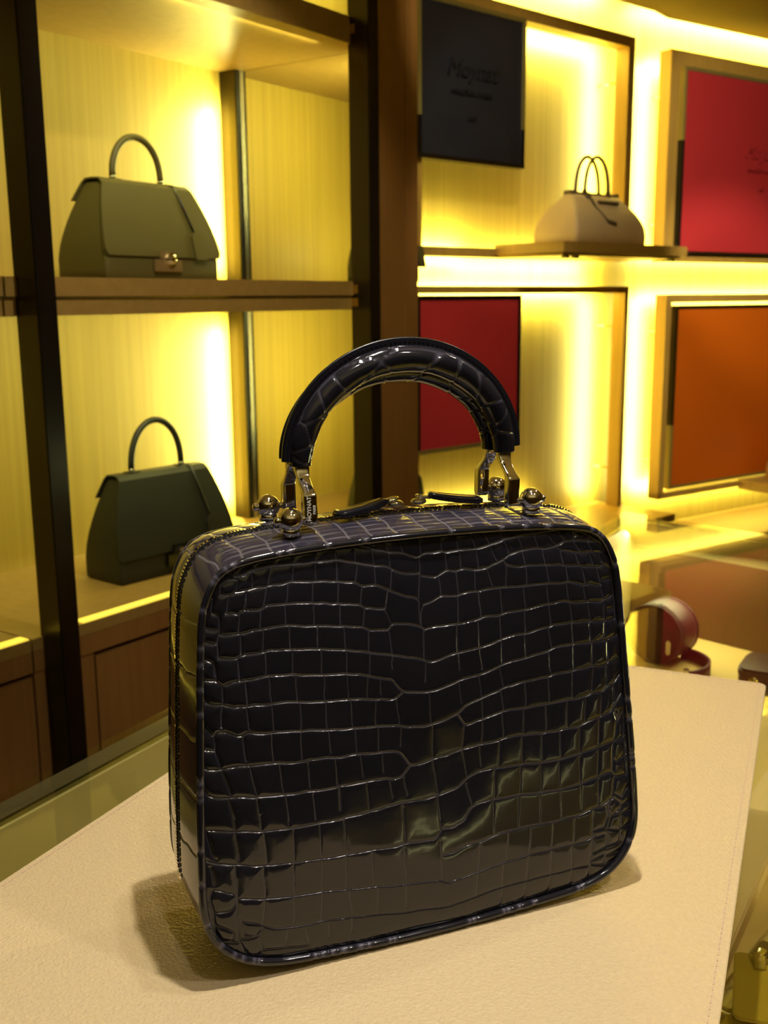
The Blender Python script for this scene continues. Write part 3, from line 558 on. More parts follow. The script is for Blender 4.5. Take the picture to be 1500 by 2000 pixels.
for s in SCALES.split(';'):
    wgt, pts = s.split(':'); P = [tuple(float(q) * 1e-4 for q in p.split(',')) for p in pts.split()]
    Q = []                                     # slight natural wobble between traced points
    for a, b in zip(P[:-1], P[1:]):
        Q.append(a); k = int(math.hypot(a[0] - b[0], a[1] - b[1]) / 0.006)
        for j in range(1, k + 1):
            t = j / (k + 1); Q.append((a[0] + (b[0] - a[0]) * t + rs.gauss(0, .00022), a[1] + (b[1] - a[1]) * t + rs.gauss(0, .00022)))
    Q.append(P[-1]); lines.append((float(wgt) / 2, chaikin(Q)))
STEP = 0.00034
us = np.arange(-0.1452, 0.1454, STEP); vs_ = np.arange(0.0, 0.2490, STEP); U, V = np.meshgrid(us, vs_)
D, G, TN = seg_field(U, V, lines, STEP, us[0], vs_[0])
OP, ON, OL = outline(260)
DO = np.full(U.shape, 9.0); inside = np.zeros(U.shape, bool)
for k in range(260):
    a = OP[k]; b = OP[(k + 1) % 260]; d = b - a; LL = (d ** 2).sum()
    t = np.clip(((U - a[0]) * d[0] + (V - a[1]) * d[1]) / LL, 0, 1)
    DO = np.minimum(DO, np.hypot(U - a[0] - t * d[0], V - a[1] - t * d[1]))
    c = ((a[1] > V) != (b[1] > V)); 
    with np.errstate(divide='ignore', invalid='ignore'):
        c &= U < (b[0] - a[0]) * (V - a[1]) / (b[1] - a[1]) + a[0]
    inside ^= c
edgef = np.clip(1 - (DO - 0.006) / 0.035, 0, 1)
sidef = np.clip((np.abs(U) - 0.085) / 0.04, 0, 1)
H = -0.0016 + 0.0042 * (1 - np.exp(-np.maximum(DO - 0.0035, 0) / 0.013))
H += (0.00016 + 0.00075 * sidef + 0.0003 * edgef) * (1 - np.exp(-D / 0.0018))
H += 0.00035 * np.sin(U * 95 + V * 31) * np.sin(V * 70 - U * 22 + 1.0) + 0.0010 * np.exp(-((U - 0.006) / 0.03) ** 2) * np.sin(V * 48)
H -= 0.00075 * TN
keep = inside & (DO > 0.0024)
X = U; Y = V * SL - H * CL; ZZ = V * CL + H * SL
nv, nu = U.shape
cell = keep[:-1, :-1] & keep[1:, :-1] & keep[:-1, 1:] & keep[1:, 1:]
idx = np.arange(nv * nu).reshape(nv, nu)
q = np.stack([idx[:-1, :-1][cell], idx[:-1, 1:][cell], idx[1:, 1:][cell], idx[1:, :-1][cell]], 1)
used = np.unique(q); remap = np.full(nv * nu, -1); remap[used] = np.arange(len(used))
def fast_mesh(name, P, Q, attr, m, parent):
    me = bpy.data.meshes.new(name); me.vertices.add(len(P)); me.vertices.foreach_set('co', np.asarray(P, np.float32).ravel())
    me.loops.add(Q.size); me.loops.foreach_set('vertex_index', Q.astype(np.int32).ravel())
    me.polygons.add(len(Q)); me.polygons.foreach_set('loop_start', np.arange(0, Q.size, 4, dtype=np.int32))
    me.update(calc_edges=True); me.validate()
    me.polygons.foreach_set('use_smooth', np.ones(len(me.polygons), bool))
    if attr is not None:
        a = me.attributes.new('groove', 'FLOAT', 'POINT'); a.data.foreach_set('value', np.asarray(attr, np.float32))
    me.materials.append(m); o = bpy.data.objects.new(name, me); sc.collection.objects.link(o); o.parent = parent; return o
P3 = np.stack([X, Y, ZZ], -1).reshape(-1, 3)[used]
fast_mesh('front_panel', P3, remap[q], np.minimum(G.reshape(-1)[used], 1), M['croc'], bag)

# back panel: rings shrinking to the middle
def rear_pt(u, v, o_=0.0): return (u, 0.085 + 0.069 * v + o_, v * CL)
BP, BN, _ = outline(120)
rings = []
for k, (sc_, o_) in enumerate(((1.0, 0), (0.985, 0.001), (0.94, 0.003), (0.8, 0.005), (0.5, 0.006), (0.1, 0.006))):
    rings.append([rear_pt(p[0] * sc_, 0.124 + (p[1] - 0.124) * sc_, o_) for p in (BP - BN * 0.0022)])
MB().loft(rings, True, True).build('back_panel', M['croc_side'], bag, True)

# piping
NP = 640
PP, PN, PL = outline(NP)
def piping(name, fn, r, m):
    rad = []; rn = random.Random(3)
    marks = sorted(rn.sample(range(NP), 62))
    ar = np.arange(NP); dd_ = np.min([np.minimum(abs(ar - k), NP - abs(ar - k)) for k in marks], axis=0)
    rad = r * (1 - 0.16 * np.exp(-(dd_ / 0.9) ** 2)) * (1 + .02 * np.sin(ar * .37))
    pts = [fn(*(PP[k] - PN[k] * 0.0022)) for k in range(NP)]
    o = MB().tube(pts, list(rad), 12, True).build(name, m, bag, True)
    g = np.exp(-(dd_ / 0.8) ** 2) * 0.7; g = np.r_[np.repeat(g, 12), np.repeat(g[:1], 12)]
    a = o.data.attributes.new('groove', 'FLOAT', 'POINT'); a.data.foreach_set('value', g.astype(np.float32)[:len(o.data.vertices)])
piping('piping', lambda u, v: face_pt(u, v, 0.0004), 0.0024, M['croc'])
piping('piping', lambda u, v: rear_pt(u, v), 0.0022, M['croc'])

# side band (gusset) around the bag
NG, NS = 1500, 64
GP, GN, GL = outline(NG)
GI = GP - GN * 0.0012
S_ = np.linspace(0, 1, NS)
Fp = np.c_[GI[:, 0], GI[:, 1] * SL, GI[:, 1] * CL]; Rp = np.c_[GI[:, 0], 0.085 + 0.069 * GI[:, 1], GI[:, 1] * CL]
base = Fp[:, None, :] * (1 - S_)[None, :, None] + Rp[:, None, :] * S_[None, :, None]
nz = GN[:, 1]
amp = (0.0036 + 0.0022 * np.clip(nz, 0, 1)) * np.clip(1 + nz * 1.6, 0, 1)
arc = np.arange(NG) * GL / NG
top = np.clip((nz - 0.9) / 0.08, 0, 1)
rg = random.Random(8)
# seams across the band; closer together along the top
cuts = []; s = 0.0
while s < GL - 0.006:
    p = GI[int(s / GL * NG) % NG]
    cuts.append(s); s += rg.uniform(.013, .019) if (p[1] > .235 and abs(p[0]) < .12) else rg.uniform(.026, .038)
AT, SG = np.meshgrid(arc, S_, indexing='ij')
wob = 0.0006 * np.sin(SG * 17 + AT * 30) + 0.0003 * np.sin(SG * 31 + AT * 90)
dc = np.full(AT.shape, 1.0)
for c in cuts: dc = np.minimum(dc, np.abs(AT + wob - c - 0.006 * (SG - .3)))
gro = 0.9 * np.exp(-(dc / 0.00055) ** 2)
wS = 0.078
for k, c in enumerate((0.07, 0.135, 0.20, 0.27, 0.34, 0.40, 0.62, 0.69, 0.76, 0.83, 0.90, 0.95)):
    dl = np.abs(SG + 0.012 * np.sin(AT * 40 + k) - c) * wS
    gro = np.maximum(gro, (0.25 + 0.55 * (0.4 + 0.6 * top))[:, None] * (top[:, None] * .9 + .06) * np.exp(-(dl / 0.0004) ** 2))
disp = amp[:, None] * 4 * SG * (1 - SG) - 0.0005 * gro + (0.0002 + .0003 * top[:, None]) * (1 - np.exp(-dc / 0.002))
out3 = np.stack([GN[:, 0], np.zeros(NG), GN[:, 1]], 1)
GW = base + out3[:, None, :] * disp[:, :, None]
zip_on = (GI[:, 1] > 0.045)                    # the zip runs from low on one side over the top to the other
iS0, iS1 = int(.455 * NS), int(.565 * NS)
def band(name, sel, j0, j1, m, sink=0.0):
    """sel: boolean per outline sample; columns j0..j1"""
    I = np.arange(NG); P = GW[:, j0:j1 + 1] - out3[:, None, :] * sink; nj = j1 - j0 + 1
    ok = sel & np.roll(sel, -1); a = I[ok]; b = (a + 1) % NG
    qs = []
    for j in range(nj - 1): qs.append(np.stack([a * nj + j, a * nj + j + 1, b * nj + j + 1, b * nj + j], 1))
    Q = np.concatenate(qs); us_ = np.unique(Q); rm = np.full(NG * nj, -1); rm[us_] = np.arange(len(us_))
    return fast_mesh(name, P.reshape(-1, 3)[us_], rm[Q], gro[:, j0:j1 + 1].reshape(-1)[us_], m, bag)
allon = np.ones(NG, bool)
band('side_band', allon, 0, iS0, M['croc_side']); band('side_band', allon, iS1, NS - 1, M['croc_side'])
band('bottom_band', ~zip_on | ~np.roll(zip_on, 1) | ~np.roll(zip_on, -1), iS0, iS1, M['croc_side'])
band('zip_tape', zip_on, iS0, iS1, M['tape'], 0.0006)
# zip teeth and the stitched seams beside them
def at_band(i, s, lift):
    j = s * (NS - 1); j0 = int(j); f = j - j0
    return GW[i % NG, j0] * (1 - f) + GW[i % NG, j0 + 1] * f + out3[i % NG] * lift
def along_band(i): 
    t = GW[(i + 2) % NG, NS // 2] - GW[(i - 2) % NG, NS // 2]; return t / np.linalg.norm(t)
zi = np.where(zip_on)[0]
# order the zip samples along the outline starting after the gap at the bottom
gap = [k for k in range(NG) if zip_on[k] and not zip_on[k - 1]][0]
order = [(gap + k) % NG for k in range(NG) if zip_on[(gap + k) % NG]]
tm = MB(); npx = len(order) * GL / NG; step = 0.0019; k = 0.0
while k < npx - step:
    i = order[int(k / (GL / NG))]; c = Vector(at_band(i, 0.495, 0.0004)); t = Vector(along_band(i)); o3 = Vector(out3[i]); w3 = Vector((0, 1, 0))
    F = Matrix(((t.x, w3.x, o3.x, c.x), (t.y, w3.y, o3.y, c.y), (t.z, w3.z, o3.z, c.z), (0, 0, 0, 1)))
    tm.box(-0.00055, 0.00055, -0.0015, 0.0015, -0.0004, 0.0008, F); k += step
tag(tm.build('zip_teeth', M['silver'], bag), kind='stuff')
sm = MB(); k = 0.001
while k < npx - 0.003:
    i = order[int(k / (GL / NG))]; t = Vector(along_band(i)); o3 = Vector(out3[i]); w3 = Vector((0, 1, 0))
    for s in (0.437,):
        c = Vector(at_band(i, s, 0.0002))
        F = Matrix(((t.x, w3.x, o3.x, c.x), (t.y, w3.y, o3.y, c.y), (t.z, w3.z, o3.z, c.z), (0, 0, 0, 1)))
        sm.box(-0.0011, 0.0011, -0.00025, 0.00025, -0.0002, 0.0003, F)
    k += 0.0031
tag(sm.build('stitching', M['edge'], bag), kind='stuff')

# handles
def cell_grooves(nx, ny, Lx, Ly, seeds):
    x = np.linspace(0, Lx, nx)[:, None, None]; y = (np.arange(ny) * Ly / ny)[None, :, None]
    sx, sy, ax = (np.array(c)[None, None, :] for c in zip(*seeds))
    dy = np.abs(y - sy); dy = np.minimum(dy, Ly - dy)
    d = np.sqrt(((x - sx) / ax) ** 2 + dy ** 2); d.sort(axis=2); return d[:, :, 1] - d[:, :, 0]
def handle(wc, mir, seed):
    rn = random.Random(seed); n = 320; seg = 40; Lx = 0.205; Ly = 2 * math.pi * 0.0072
    seeds = []
    x = 0.0
    while x < Lx:
        mid = 1 - abs(x / Lx - .5) * 2; dx = 0.007 + 0.017 * mid
        for k in range(2 if mid > .5 else 3):
            seeds.append((x + rn.uniform(-.003, .003), (k + rn.random() * .6) * Ly / (2 if mid > .5 else 3), 0.9 + 1.2 * mid))
        x += dx
    E = cell_grooves(n, seg, Lx, Ly, seeds); g = np.exp(-(E / 0.0008) ** 2)
    P = np.zeros((n, seg, 3)); T = []
    for i in range(n):
        th_ = math.pi * (1 - i / (n - 1)); cx = (0.003 if mir > 0 else 0.0045) + (0.0670 if mir > 0 else 0.0655) * math.cos(th_); cz = 0.2855 + (0.0600 if mir > 0 else 0.0535) * math.sin(th_)
        nx_, nz_ = math.cos(th_), math.sin(th_)
        r_ = 0.0066 + 0.0017 * max(0.0, math.sin(th_)) ** .6
        T.append((cx, cz, nx_, nz_, r_))
        for k in range(seg):
            a = 2 * math.pi * k / seg; rad = r_ - 0.00055 * g[i, k] + 0.00012 * math.sin(i * .11 + 3 * a)
            P[i, k] = (cx + nx_ * rad * math.cos(a), wc + rad * math.sin(a), cz + nz_ * rad * math.cos(a))
    Pf = P.reshape(-1, 3).tolist(); ca = len(Pf); Pf += [P[0].mean(0).tolist(), P[-1].mean(0).tolist()]
    fs = [(i * seg + k, i * seg + (k + 1) % seg, (i + 1) * seg + (k + 1) % seg, (i + 1) * seg + k) for i in range(n - 1) for k in range(seg)]
    fs += [(ca, (k + 1) % seg, k) for k in range(seg)] + [(ca + 1, (n - 1) * seg + k, (n - 1) * seg + (k + 1) % seg) for k in range(seg)]
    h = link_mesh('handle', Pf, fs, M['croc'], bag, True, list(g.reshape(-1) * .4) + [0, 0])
    # flange sewn along the outer curve, with a painted edge
    fl = MB(); eg = MB(); st_ = MB(); rings = []; rings2 = []
    for i in range(4, n - 4, 2):
        cx, cz, nx_, nz_, r_ = T[i]
        def pt(rad, y): return (cx + nx_ * rad, wc + y, cz + nz_ * rad)
        rings.append([pt(r_ - .003, -.0021), pt(r_ + .0034, -.0017), pt(r_ + .0034, .0017), pt(r_ - .003, .0021)])
        rings2.append([pt(r_ + .0032, -.0017), pt(r_ + .0043, -.0012), pt(r_ + .0045, 0), pt(r_ + .0043, .0012), pt(r_ + .0032, .0017)])
    fl.loft(rings).build('handle_flange', M['croc'], h); eg.loft(rings2).build('painted_edge', M['edge'], h, True)
    for i in range(6, n - 6, 4):
        cx, cz, nx_, nz_, r_ = T[i]; tx, tz = T[i + 1][0] - T[i - 1][0], T[i + 1][1] - T[i - 1][1]; L = math.hypot(tx, tz); tx /= L; tz /= L
        for sg in (-1, 1):
            F = Matrix(((tx, 0, nx_, cx + nx_ * (r_ + .0016)), (0, 1, 0, wc + sg * .00185), (tz, 0, nz_, cz + nz_ * (r_ + .0016)), (0, 0, 0, 1)))
            st_.box(-.0008, .0008, -.0003, .0003, -.0003, .0003, F)
    tag(st_.build('stitching', M['croc'], h), kind='stuff')
    # polished end pieces, studs and pins
    for sg in (-1, 1):
        stn = [(.2900, wc, .0046, .0026), (.2840, wc, .0046, .0026), (.2790, wc - mir * .0026, .0038, .0026), (.2740, wc - mir * .0086, .0036, .0028),
               (.2715, wc - mir * .0118, .0039, .0032), (.2700, wc - mir * .0127, .0042, .0034), (.2560, wc - mir * .0127, .0042, .0034), (.2532, wc - mir * .0127, .0039, .0032)]
        bl = MB(); rings = []
        for z_, y_, hu, ht in stn:
            c = .0009; cxx = .003 + sg * (.0668 - (0.2900 - z_) * 0.02)
            rings.append([(cxx + p * 1.0, y_ + q_, z_) for p, q_ in ((-hu + c, -ht), (hu - c, -ht), (hu, -ht + c), (hu, ht - c), (hu - c, ht), (-hu + c, ht), (-hu, ht - c), (-hu, -ht + c))])
        br = bl.loft(rings).build('handle_bracket', M['silver'], bag, False, .0006, 2)
        br.data.polygons.foreach_set('use_smooth', [True] * len(br.data.polygons))
        mdf = br.modifiers.new('weighted', 'WEIGHTED_NORMAL'); mdf.keep_sharp = True
        if mir == 1 and sg == -1:
            for wd, size, dx_, dz_ in (('MOYNAT', .0034, -.0012, .2625), ('PARIS', .0021, .0019, .2618)):
                mw = Matrix.Translation((-.0632 + dx_, wc - .0094 * 1.35 - .00365, dz_)) @ Matrix.Rotation(R(90), 4, 'X') @ Matrix.Rotation(R(90), 4, 'Z')
                text('lettering', wd, size, M['led_text'], br, mw, .00008, 0, .00004)
        yb = wc - mir * .0155; xb = .003 + sg * .0785; zb = .2568
        sb = MB(); sb.ball((xb, yb, zb), .0073, 1, 1, 1, 36, 24)
        sb.tube([(xb, yb, .2480), (xb, yb, .2515), (xb, yb, .2530)], [.0056, .0056, .0042], 28)
        bt = sb.build('ball_stud', M['silver'], bag, True)
        cp = MB(); cp.ball((xb + sg * .0080, yb, zb), .0027, .75, 1, 1, 20, 12); cp.ball((xb - sg * .0076, yb, zb), .0020, .8, 1, 1, 16, 10)
        cp.tube([(xb + sg * .006, yb, zb), (.003 + sg * .068, yb, zb)], .0012, 10); cp.build('hinge_pin', M['silver'], bt, True)
    return h
M['led_text'] = mat('engraved_white', (0.85, 0.82, 0.75), 0.5)
handle(0.0560, 1, 11); handle(0.0715, -1, 29)

# zip pulls
for sg, x0, w0, x1_, w1, zt in ((-1, -.0430, .0530, -.0075, .0625, .2555), (1, .0560, .0590, .0225, .0665, .2560)):
    t = MB(); rings = []; n = 14
    d = Vector((x1_ - x0, w1 - w0, 0)); L = d.length; d /= L; q_ = Vector((-d.y, d.x, 0))
    for i in range(n + 1):
        f = i / n; wd = .0058 - .0028 * max(0, (f - .55) / .45) ** 1.2 - (.001 if i == 0 else 0); zc = zt - .0005 + .0042 * f ** 1.6; hh = .0020 if 0 < i < n else .0012
        c = Vector((x0, w0, 0)) + d * L * f
        rings.append([tuple(c + q_ * a + Vector((0, 0, zc + b))) for a, b in ((-wd, -hh * .6), (-wd + .0006, -hh), (wd - .0006, -hh), (wd, -hh * .6), (wd, hh * .6), (wd - .0006, hh), (-wd + .0006, hh), (-wd, hh * .6))])
    pl_ = t.loft(rings).build('zip_pull', M['blacktab'] if 'blacktab' in M else M['croc'], bag, True)
    xs = -.0015 if sg < 0 else .0145
    sl = MB(); sl.ball((xs, .0632, .2568), .0052, 1.0, .75, .42, 24, 14); sl.ball((xs + sg * .002, .0632, .2588), .0026, 1.2, .8, .7, 18, 10)
    sd = sl.build('zip_slider', M['silver'], bag, True)
    rg_ = MB(); cx_, cy_ = (xs + x1_) / 2, .0632 if sg < 0 else .0648
    rg_.tube([(cx_ + .0046 * math.cos(a), cy_ + .0034 * math.sin(a), .2592 + .0010 * math.cos(a) * -sg) for a in np.linspace(0, 2 * math.pi, 28, endpoint=False)], .0008, 8, True)
    rg_.build('pull_ring', M['silver'], sd, True)

# ------------------------------------------------------------------ bags on the shelves
def rrect(hx, y0, y1, r, z, k=4):
    r = min(r, hx * .9, (y1 - y0) * .45); out = []
    for cx, cy, a0 in ((hx - r, y1 - r, 0), (-hx + r, y1 - r, 90), (-hx + r, y0 + r, 180), (hx - r, y0 + r, 270)):
        for j in range(k + 1):
            a = R(a0 + 90 * j / k); out.append((cx + r * math.cos(a), cy + r * math.sin(a), z))
    return out
def satchel(label, F, s, n, z, rot, W, H, D, m, topf=0.74, clasp='brass', hh=0.088, hx=0.0):
    e = empty('flap_handbag', at(F, s, n, z), math.atan2(F[1].y, F[1].x) + R(rot)); tag(e, label, 'handbag', None)
    def prof(t):                                # half width, front y, back y at relative height t
        k = max(0, (t - .22) / .78); hw = W / 2 * (1 - (1 - topf) * k ** 1.8)
        fy = -D / 2 + D * .33 * k ** 1.25; by = D / 2 - D * .33 * k ** 1.25
        return hw, fy, by
    st = [0, .02, .1, .22, .34, .46, .58, .70, .80, .88, .94, .985, 1.0]
    mb = MB(); rings = []
    for t_ in st:
        hw, fy, by = prof(t_); sh = .004 if t_ == 0 else (0.006 if t_ > .99 else 0)
        rings.append(rrect(hw - .004 - sh, fy + sh, by - sh, .007, H * t_))
    mb.loft(rings).build('body', m, e, True)
    # front flap: from the back edge over the top and down the front
    path = []
    for t_ in (.80, .88, .94, .98): path.append((prof(t_)[0], prof(t_)[2] + .0025, H * t_))
    path += [(prof(1)[0], prof(1)[2] - .004, H + .0035), (prof(1)[0], 0, H + .0045), (prof(1)[0], prof(1)[1] + .005, H + .0035)]
    for t_ in (.975, .93, .86, .78, .68, .58, .48, .38, .30, .24): path.append((prof(t_)[0], prof(t_)[1] - .0035, H * t_))
    fl = MB(); rg = []
    for i, (hw, y, zz) in enumerate(path):
        p0 = path[max(i - 1, 0)]; p1 = path[min(i + 1, len(path) - 1)]; ty, tz = p1[1] - p0[1], p1[2] - p0[2]; L = math.hypot(ty, tz); ny, nz = tz / L * .0016, -ty / L * .0016
        hw2 = hw - (.006 if i == len(path) - 1 else 0)
        rg.append([(-hw2, y + ny, zz + nz), (0, y + ny, zz + nz), (hw2, y + ny, zz + nz), (hw2, y - ny, zz - nz), (0, y - ny, zz - nz), (-hw2, y - ny, zz - nz)])
    fl.loft(rg).build('flap', m, e)
    # clasp: bar with a round turning boss
    _, fy, _ = prof(.2)
    c = MB(); c.box(-.034, .034, fy - .0085, fy - .0015, H * .085, H * .215); c.box(-.020, .020, fy - .0085, fy - .0015, H * .215, H * .30)
    cb_ = c.build('clasp_plate', clasp, e, bevel=.001)
    c = MB(); c.tube([(.003, fy - .006, H * .215), (.003, fy - .014, H * .215)], .0125, 28); c.ball((.003, fy - .014, H * .215), .0095, 1, .5, 1, 28, 14)
    c.build('clasp_boss', M['silver'], cb_, bevel=.0012)
    # handle with rings
    hb = MB(); hb.tube([(hx + .060 * math.cos(a), 0, H + .012 + hh * math.sin(a) ** .92 if math.sin(a) > 0 else H + .012) for a in np.linspace(math.pi, 0, 30)], .0062, 12)
    h = hb.build('handle', m, e, True)
    for sg in (-1, 1):
        q = MB(); q.tube([(hx + sg * .060, 0, H + .004), (hx + sg * .060, 0, H + .014)], .0052, 12); q.ball((hx + sg * .060, 0, H + .011), .0066, 1, 1, .5)
        q.build('handle_ring', M['silver'], h, True)
        q = MB(); q.prism([(hx + sg * .060 - .014, -.009), (hx + sg * .060 + .014, -.009), (hx + sg * .060 + .014, .009), (hx + sg * .060 - .014, .009)], H + .003, H + .0075); q.build('handle_base', m, h, bevel=.001)
    # luggage tag on a cord
    t0, t1 = prof(.80), prof(.42)
    hxp = hx + .06; q = MB(); q.tube([(hxp, 0, H + .006), (hxp + .006, prof(1)[1] - .003, H + .003), (hxp + .012, prof(.8)[1] - .0075, H * .8), (hxp + .020, prof(.6)[1] - .0075, H * .6), (hxp + .024, prof(.5)[1] - .0078, H * .5)], .0022, 8)
    cd = q.build('tag_cord', M['black'], e, True)
    q = MB(); a = prof(.48)[1] - .0078; b = prof(.24)[1] - .0078
    q.loft([[(hxp + .012, b - .0035, H * .22), (hxp + .044, b - .0035, H * .22), (hxp + .044, b + .0015, H * .22), (hxp + .012, b + .0015, H * .22)],
            [(hxp + .012, a - .0035, H * .47), (hxp + .044, a - .0035, H * .47), (hxp + .044, a + .0015, H * .47), (hxp + .012, a + .0015, H * .47)],
            [(hxp + .018, a - .0013, H * .52), (hxp + .036, a - .0013, H * .52), (hxp + .036, a + .0013, H * .52), (hxp + .018, a + .0013, H * .52)]])
    q.build('luggage_tag', m, cd, bevel=.0006)
    return e
satchel('olive green flap handbag on the middle shelf of the cabinet', CAB, 0.350, 0.215, 1.3722, 3, 0.296, 0.170, 0.125, M['green'], .74, M['clasp'], 0.072)
satchel('black flap handbag on the lower ledge of the cabinet', CAB, 0.362, 0.215, 0.8197, -4, 0.285, 0.192, 0.112, M['blackl'], .74, M['black'])
satchel('dark handbag on the middle shelf, mostly hidden behind the bronze post', CAB, 1.035, 0.150, 1.3722, 4, 0.190, 0.165, 0.090, M['blackl'], .74, M['black'])
satchel('dark handbag on the lower ledge, mostly hidden behind the bronze post', CAB, 1.025, 0.150, 0.8197, 4, 0.200, 0.170, 0.090, M['blackl'], .74, M['black'])

def doctor(label, F, s, n, z, W, H, D, m, trim):
    e = wall_thing('frame_handbag', F, s, n, z); tag(e, label, 'handbag')
    mb = MB(); rings = []
    for t_, hw, hd in ((0, .97, .94), (.02, 1.0, 1.0), (.2, 1.0, 1.02), (.35, .985, .99), (.5, .945, .89), (.65, .875, .74), (.8, .785, .54), (.92, .705, .36), (1.0, .67, .24)):
        rings.append(rrect(W / 2 * hw, -D / 2 * hd, D / 2 * hd, .010, H * t_, 6))
    mb.loft(rings).build('body', m, e, True)
    q = MB(); q.box(-W * .31, W * .31, -.010, .010, H * .985, H * 1.06); q.build('frame_bar', trim, e, bevel=.002)
    q = MB(); q.box(-W * .335, -W * .295, -.015, .015, H * .97, H * 1.08); q.box(W * .295, W * .335, -.015, .015, H * .97, H * 1.08); q.build('bar_end', trim, e, bevel=.002)
    q = MB(); q.box(-W * .06, W * .22, -.0420, -.0330, H * .83, H * .89); q.build('front_strap', trim, e, bevel=.001)
    for y, dz in ((-.016, 0), (.016, .004)):
        q = MB(); q.tube([(.052 * math.cos(a), y, H * .98 + (.104 + dz) * math.sin(a) ** .8 if math.sin(a) > 0 else H * .98) for a in np.linspace(math.pi, 0, 30)], .0050, 10)
        h = q.build('handle', trim, e, True)
        for sg in (-1, 1):
            q = MB(); q.prism([(sg * .052 - .009, y - .003), (sg * .052 + .009, y - .003), (sg * .052 + .009, y + .003), (sg * .052 - .009, y + .003)], H * .90, H * 1.10); q.build('handle_tab', trim, h, bevel=.001)
    q = MB(); q.tube([(-.045, -.022, H * 1.0), (-.050, -.040, H * .88), (-.042, -D * .315, H * .74), (-.026, -D * .405, H * .58), (-.018, -D * .48, H * .46)], .0032, 8); q.ball((-.047, -.024, H * .98), .010, 1, .7, 1)
    cd = q.build('tag_cord', trim, e, True)
    q = MB(); q.tube([(-.018, -D * .485, H * .46), (.010, -D * .50, H * .42)], .0055, 8); q.build('key_cover', trim, cd, True)
    return e
doctor('sand coloured frame handbag with two thin handles, on the jutting shelf', WA, -0.315, -0.105, 1.4747, 0.315, 0.132, 0.150, M['beigel'], M['taupe'])
doctor('tan handbag half out of the picture, on the shelf below the orange panel', WB, 0.66, -0.12, 0.7002, 0.28, 0.150, 0.13, M['tanl'], M['tanl'])

# ------------------------------------------------------------------ things inside the showcase
FZ = 0.7602
e = empty('round_handbag', (0.445, 1.625, FZ), R(-42)); tag(e, 'small round burgundy handbag inside the showcase, right of the crocodile bag', 'handbag')
mb = MB(); rings = []
for y, s in ((-.030, .86), (-.027, .97), (-.015, 1.0), (.015, 1.0), (.027, .97), (.030, .86)):
    rings.append([(.050 * s * math.cos(a), y, .049 + .048 * s * math.sin(a)) for a in np.linspace(0, 2 * math.pi, 36, endpoint=False)])
mb.loft(rings).build('body', M['burg'], e, True)
for y in (-.029, .029):
    q = MB(); q.tube([(.0475 * math.cos(a), y, .049 + .0455 * math.sin(a)) for a in np.linspace(0, 2 * math.pi, 36, endpoint=False)], .0028, 8, True); q.build('piping', M['burg'], e, True)
q = MB(); q.box(.026, .034, -.038, -.030, .022, .046); q.build('clasp', M['silver'], e, bevel=.002)
e = empty('folded_strap', (0.478, 1.560, FZ), R(-20)); tag(e, 'curled burgundy strap lying before the round burgundy bag in the showcase', 'strap')
q = MB(); rings = []
for t_ in np.linspace(0, 1, 20):
    a = -1.0 + 2.3 * t_; x, y = .065 * math.cos(a) - .04, .065 * math.sin(a)
    rings.append([(x + dx * math.cos(a), y + dx * math.sin(a), zz) for dx, zz in ((-.002, 0), (.002, 0), (.002, .020), (-.002, .020))])
q.loft(rings).build('band', M['burg'], e, True); q = MB(); q.box(-.010, -.002, -.062, -.050, 0, .024); q.build('buckle', M['silver'], e, bevel=.001)
e = empty('leather_case', (0.600, 1.480, FZ), R(-30)); tag(e, 'dark brown leather case in the showcase, cut off by the right edge', 'case')
mb = MB(); mb.prism(rounded([(-.07, -.045), (.09, -.045), (.09, .045), (-.07, .045)], .02), 0, .034); bd = mb.build('body', M['brownl'], e, bevel=.004)
mb = MB(); mb.prism(rounded([(-.071, -.046), (.091, -.046), (.091, .046), (-.071, .046)], .02), .024, .0375); mb.build('lid', M['brownl'], e, bevel=.003)
q = MB(); q.ball((-.045, -.046, .020), .008, 1, .5, 1); q.build('stud', M['brass'], e, True)
# cream pad leaning in the case beside the mat
e = empty('cream_pad', (0.395, 1.01, FZ), 0); tag(e, 'cream leather pad inside the showcase, under the right edge of the mat', 'pad')
pp = [(0.292, 0.812), (0.377, 0.958), (0.52, 1.205), (0.55, 1.32), (0.459, 1.181), (0.426, 1.13), (0.262, 0.875)]
mb = MB(); mb.prism([(x - .395, y - 1.01) for x, y in pp], 0, .020); mb.build('leather_sheet', M['pad'], e, bevel=.002)
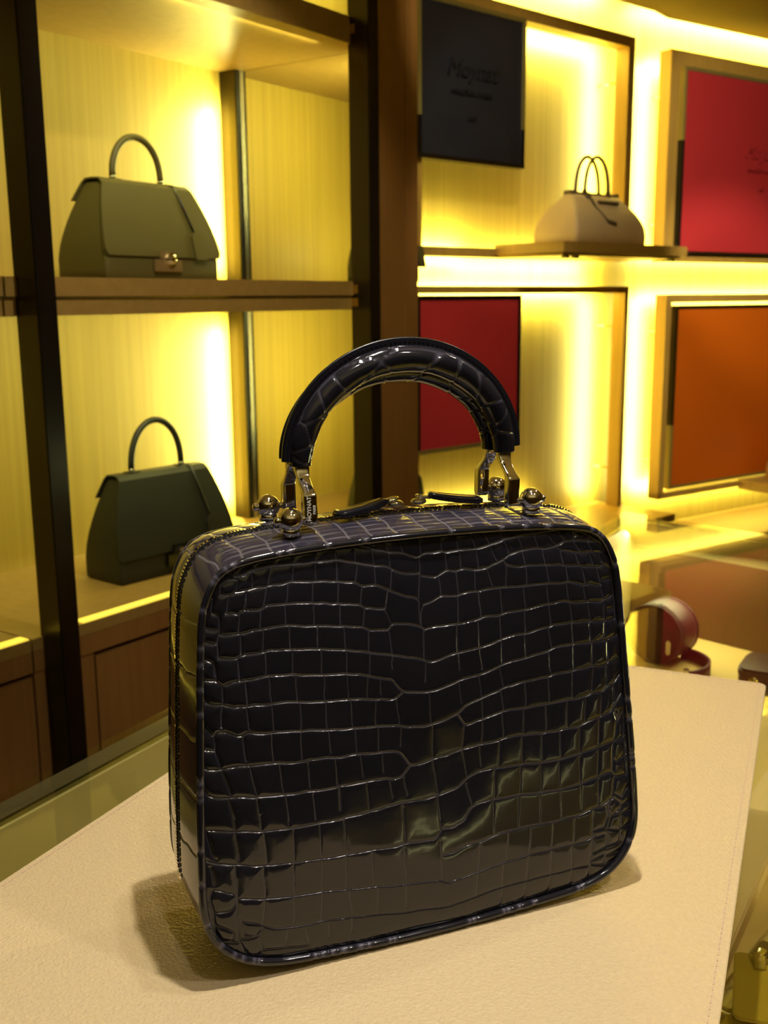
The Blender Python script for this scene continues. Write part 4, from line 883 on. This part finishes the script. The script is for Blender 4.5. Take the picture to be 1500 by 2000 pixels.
# mustard crocodile wallet bag low on the right
e = empty('crocodile_clutch', (0.375, 0.745, FZ), R(50)); tag(e, 'mustard crocodile clutch with hanging tag inside the showcase, bottom right corner', 'clutch')
nx, ny = 150, 110; Lx, Ly = 0.30, 0.20
rn = random.Random(12); seeds = [(i * .030 + rn.uniform(-.005, .005), j * .024 + rn.uniform(-.004, .004) + (i % 2) * .012, 1.2) for i in range(11) for j in range(10)]
xx = np.linspace(0, Lx, nx)[:, None, None]; yy = np.linspace(0, Ly, ny)[None, :, None]
sx, sy, ax = (np.array(c)[None, None, :] for c in zip(*seeds)); dd = np.sqrt(((xx - sx) / ax) ** 2 + (yy - sy) ** 2); dd.sort(axis=2); E_ = dd[:, :, 1] - dd[:, :, 0]
g = np.exp(-(E_ / .0016) ** 2)
ex = np.minimum(np.minimum(xx[:, :, 0], Lx - xx[:, :, 0]), np.minimum(yy[:, :, 0], Ly - yy[:, :, 0]))
hgt = 0.05 * (1 - np.exp(-ex / .012)) - .0012 * g
P = np.stack([np.broadcast_to(xx[:, :, 0] - Lx / 2, hgt.shape), np.broadcast_to(yy[:, :, 0] - Ly / 2, hgt.shape), hgt], -1).reshape(-1, 3)
ii = np.arange(nx * ny).reshape(nx, ny); Q = np.stack([ii[:-1, :-1], ii[1:, :-1], ii[1:, 1:], ii[:-1, 1:]], -1).reshape(-1, 4)
fast_mesh('body', P, Q, g.reshape(-1), M['yellowcroc'], e)
q = MB(); q.loft([rrect(.022, -.042, .042, .006, .0535), rrect(.022, -.042, .042, .006, .0565)]); tg = q.build('hanging_tag', M['yellowcroc'], e, bevel=.0008); tg.location = (-.078, .050, .0); tg.rotation_euler = (0, 0, R(111)) 
q = MB(); q.box(-.012, .012, -.007, .007, .052, .064); lk = q.build('padlock', M['silver'], e, bevel=.002); lk.location = (-.040, .064, 0)
q = MB(); q.tube([(-.058, .060, .0555), (-.050, .064, .060), (-.042, .064, .0605)], .005, 10); q.build('loop', M['yellowcroc'], e, True)
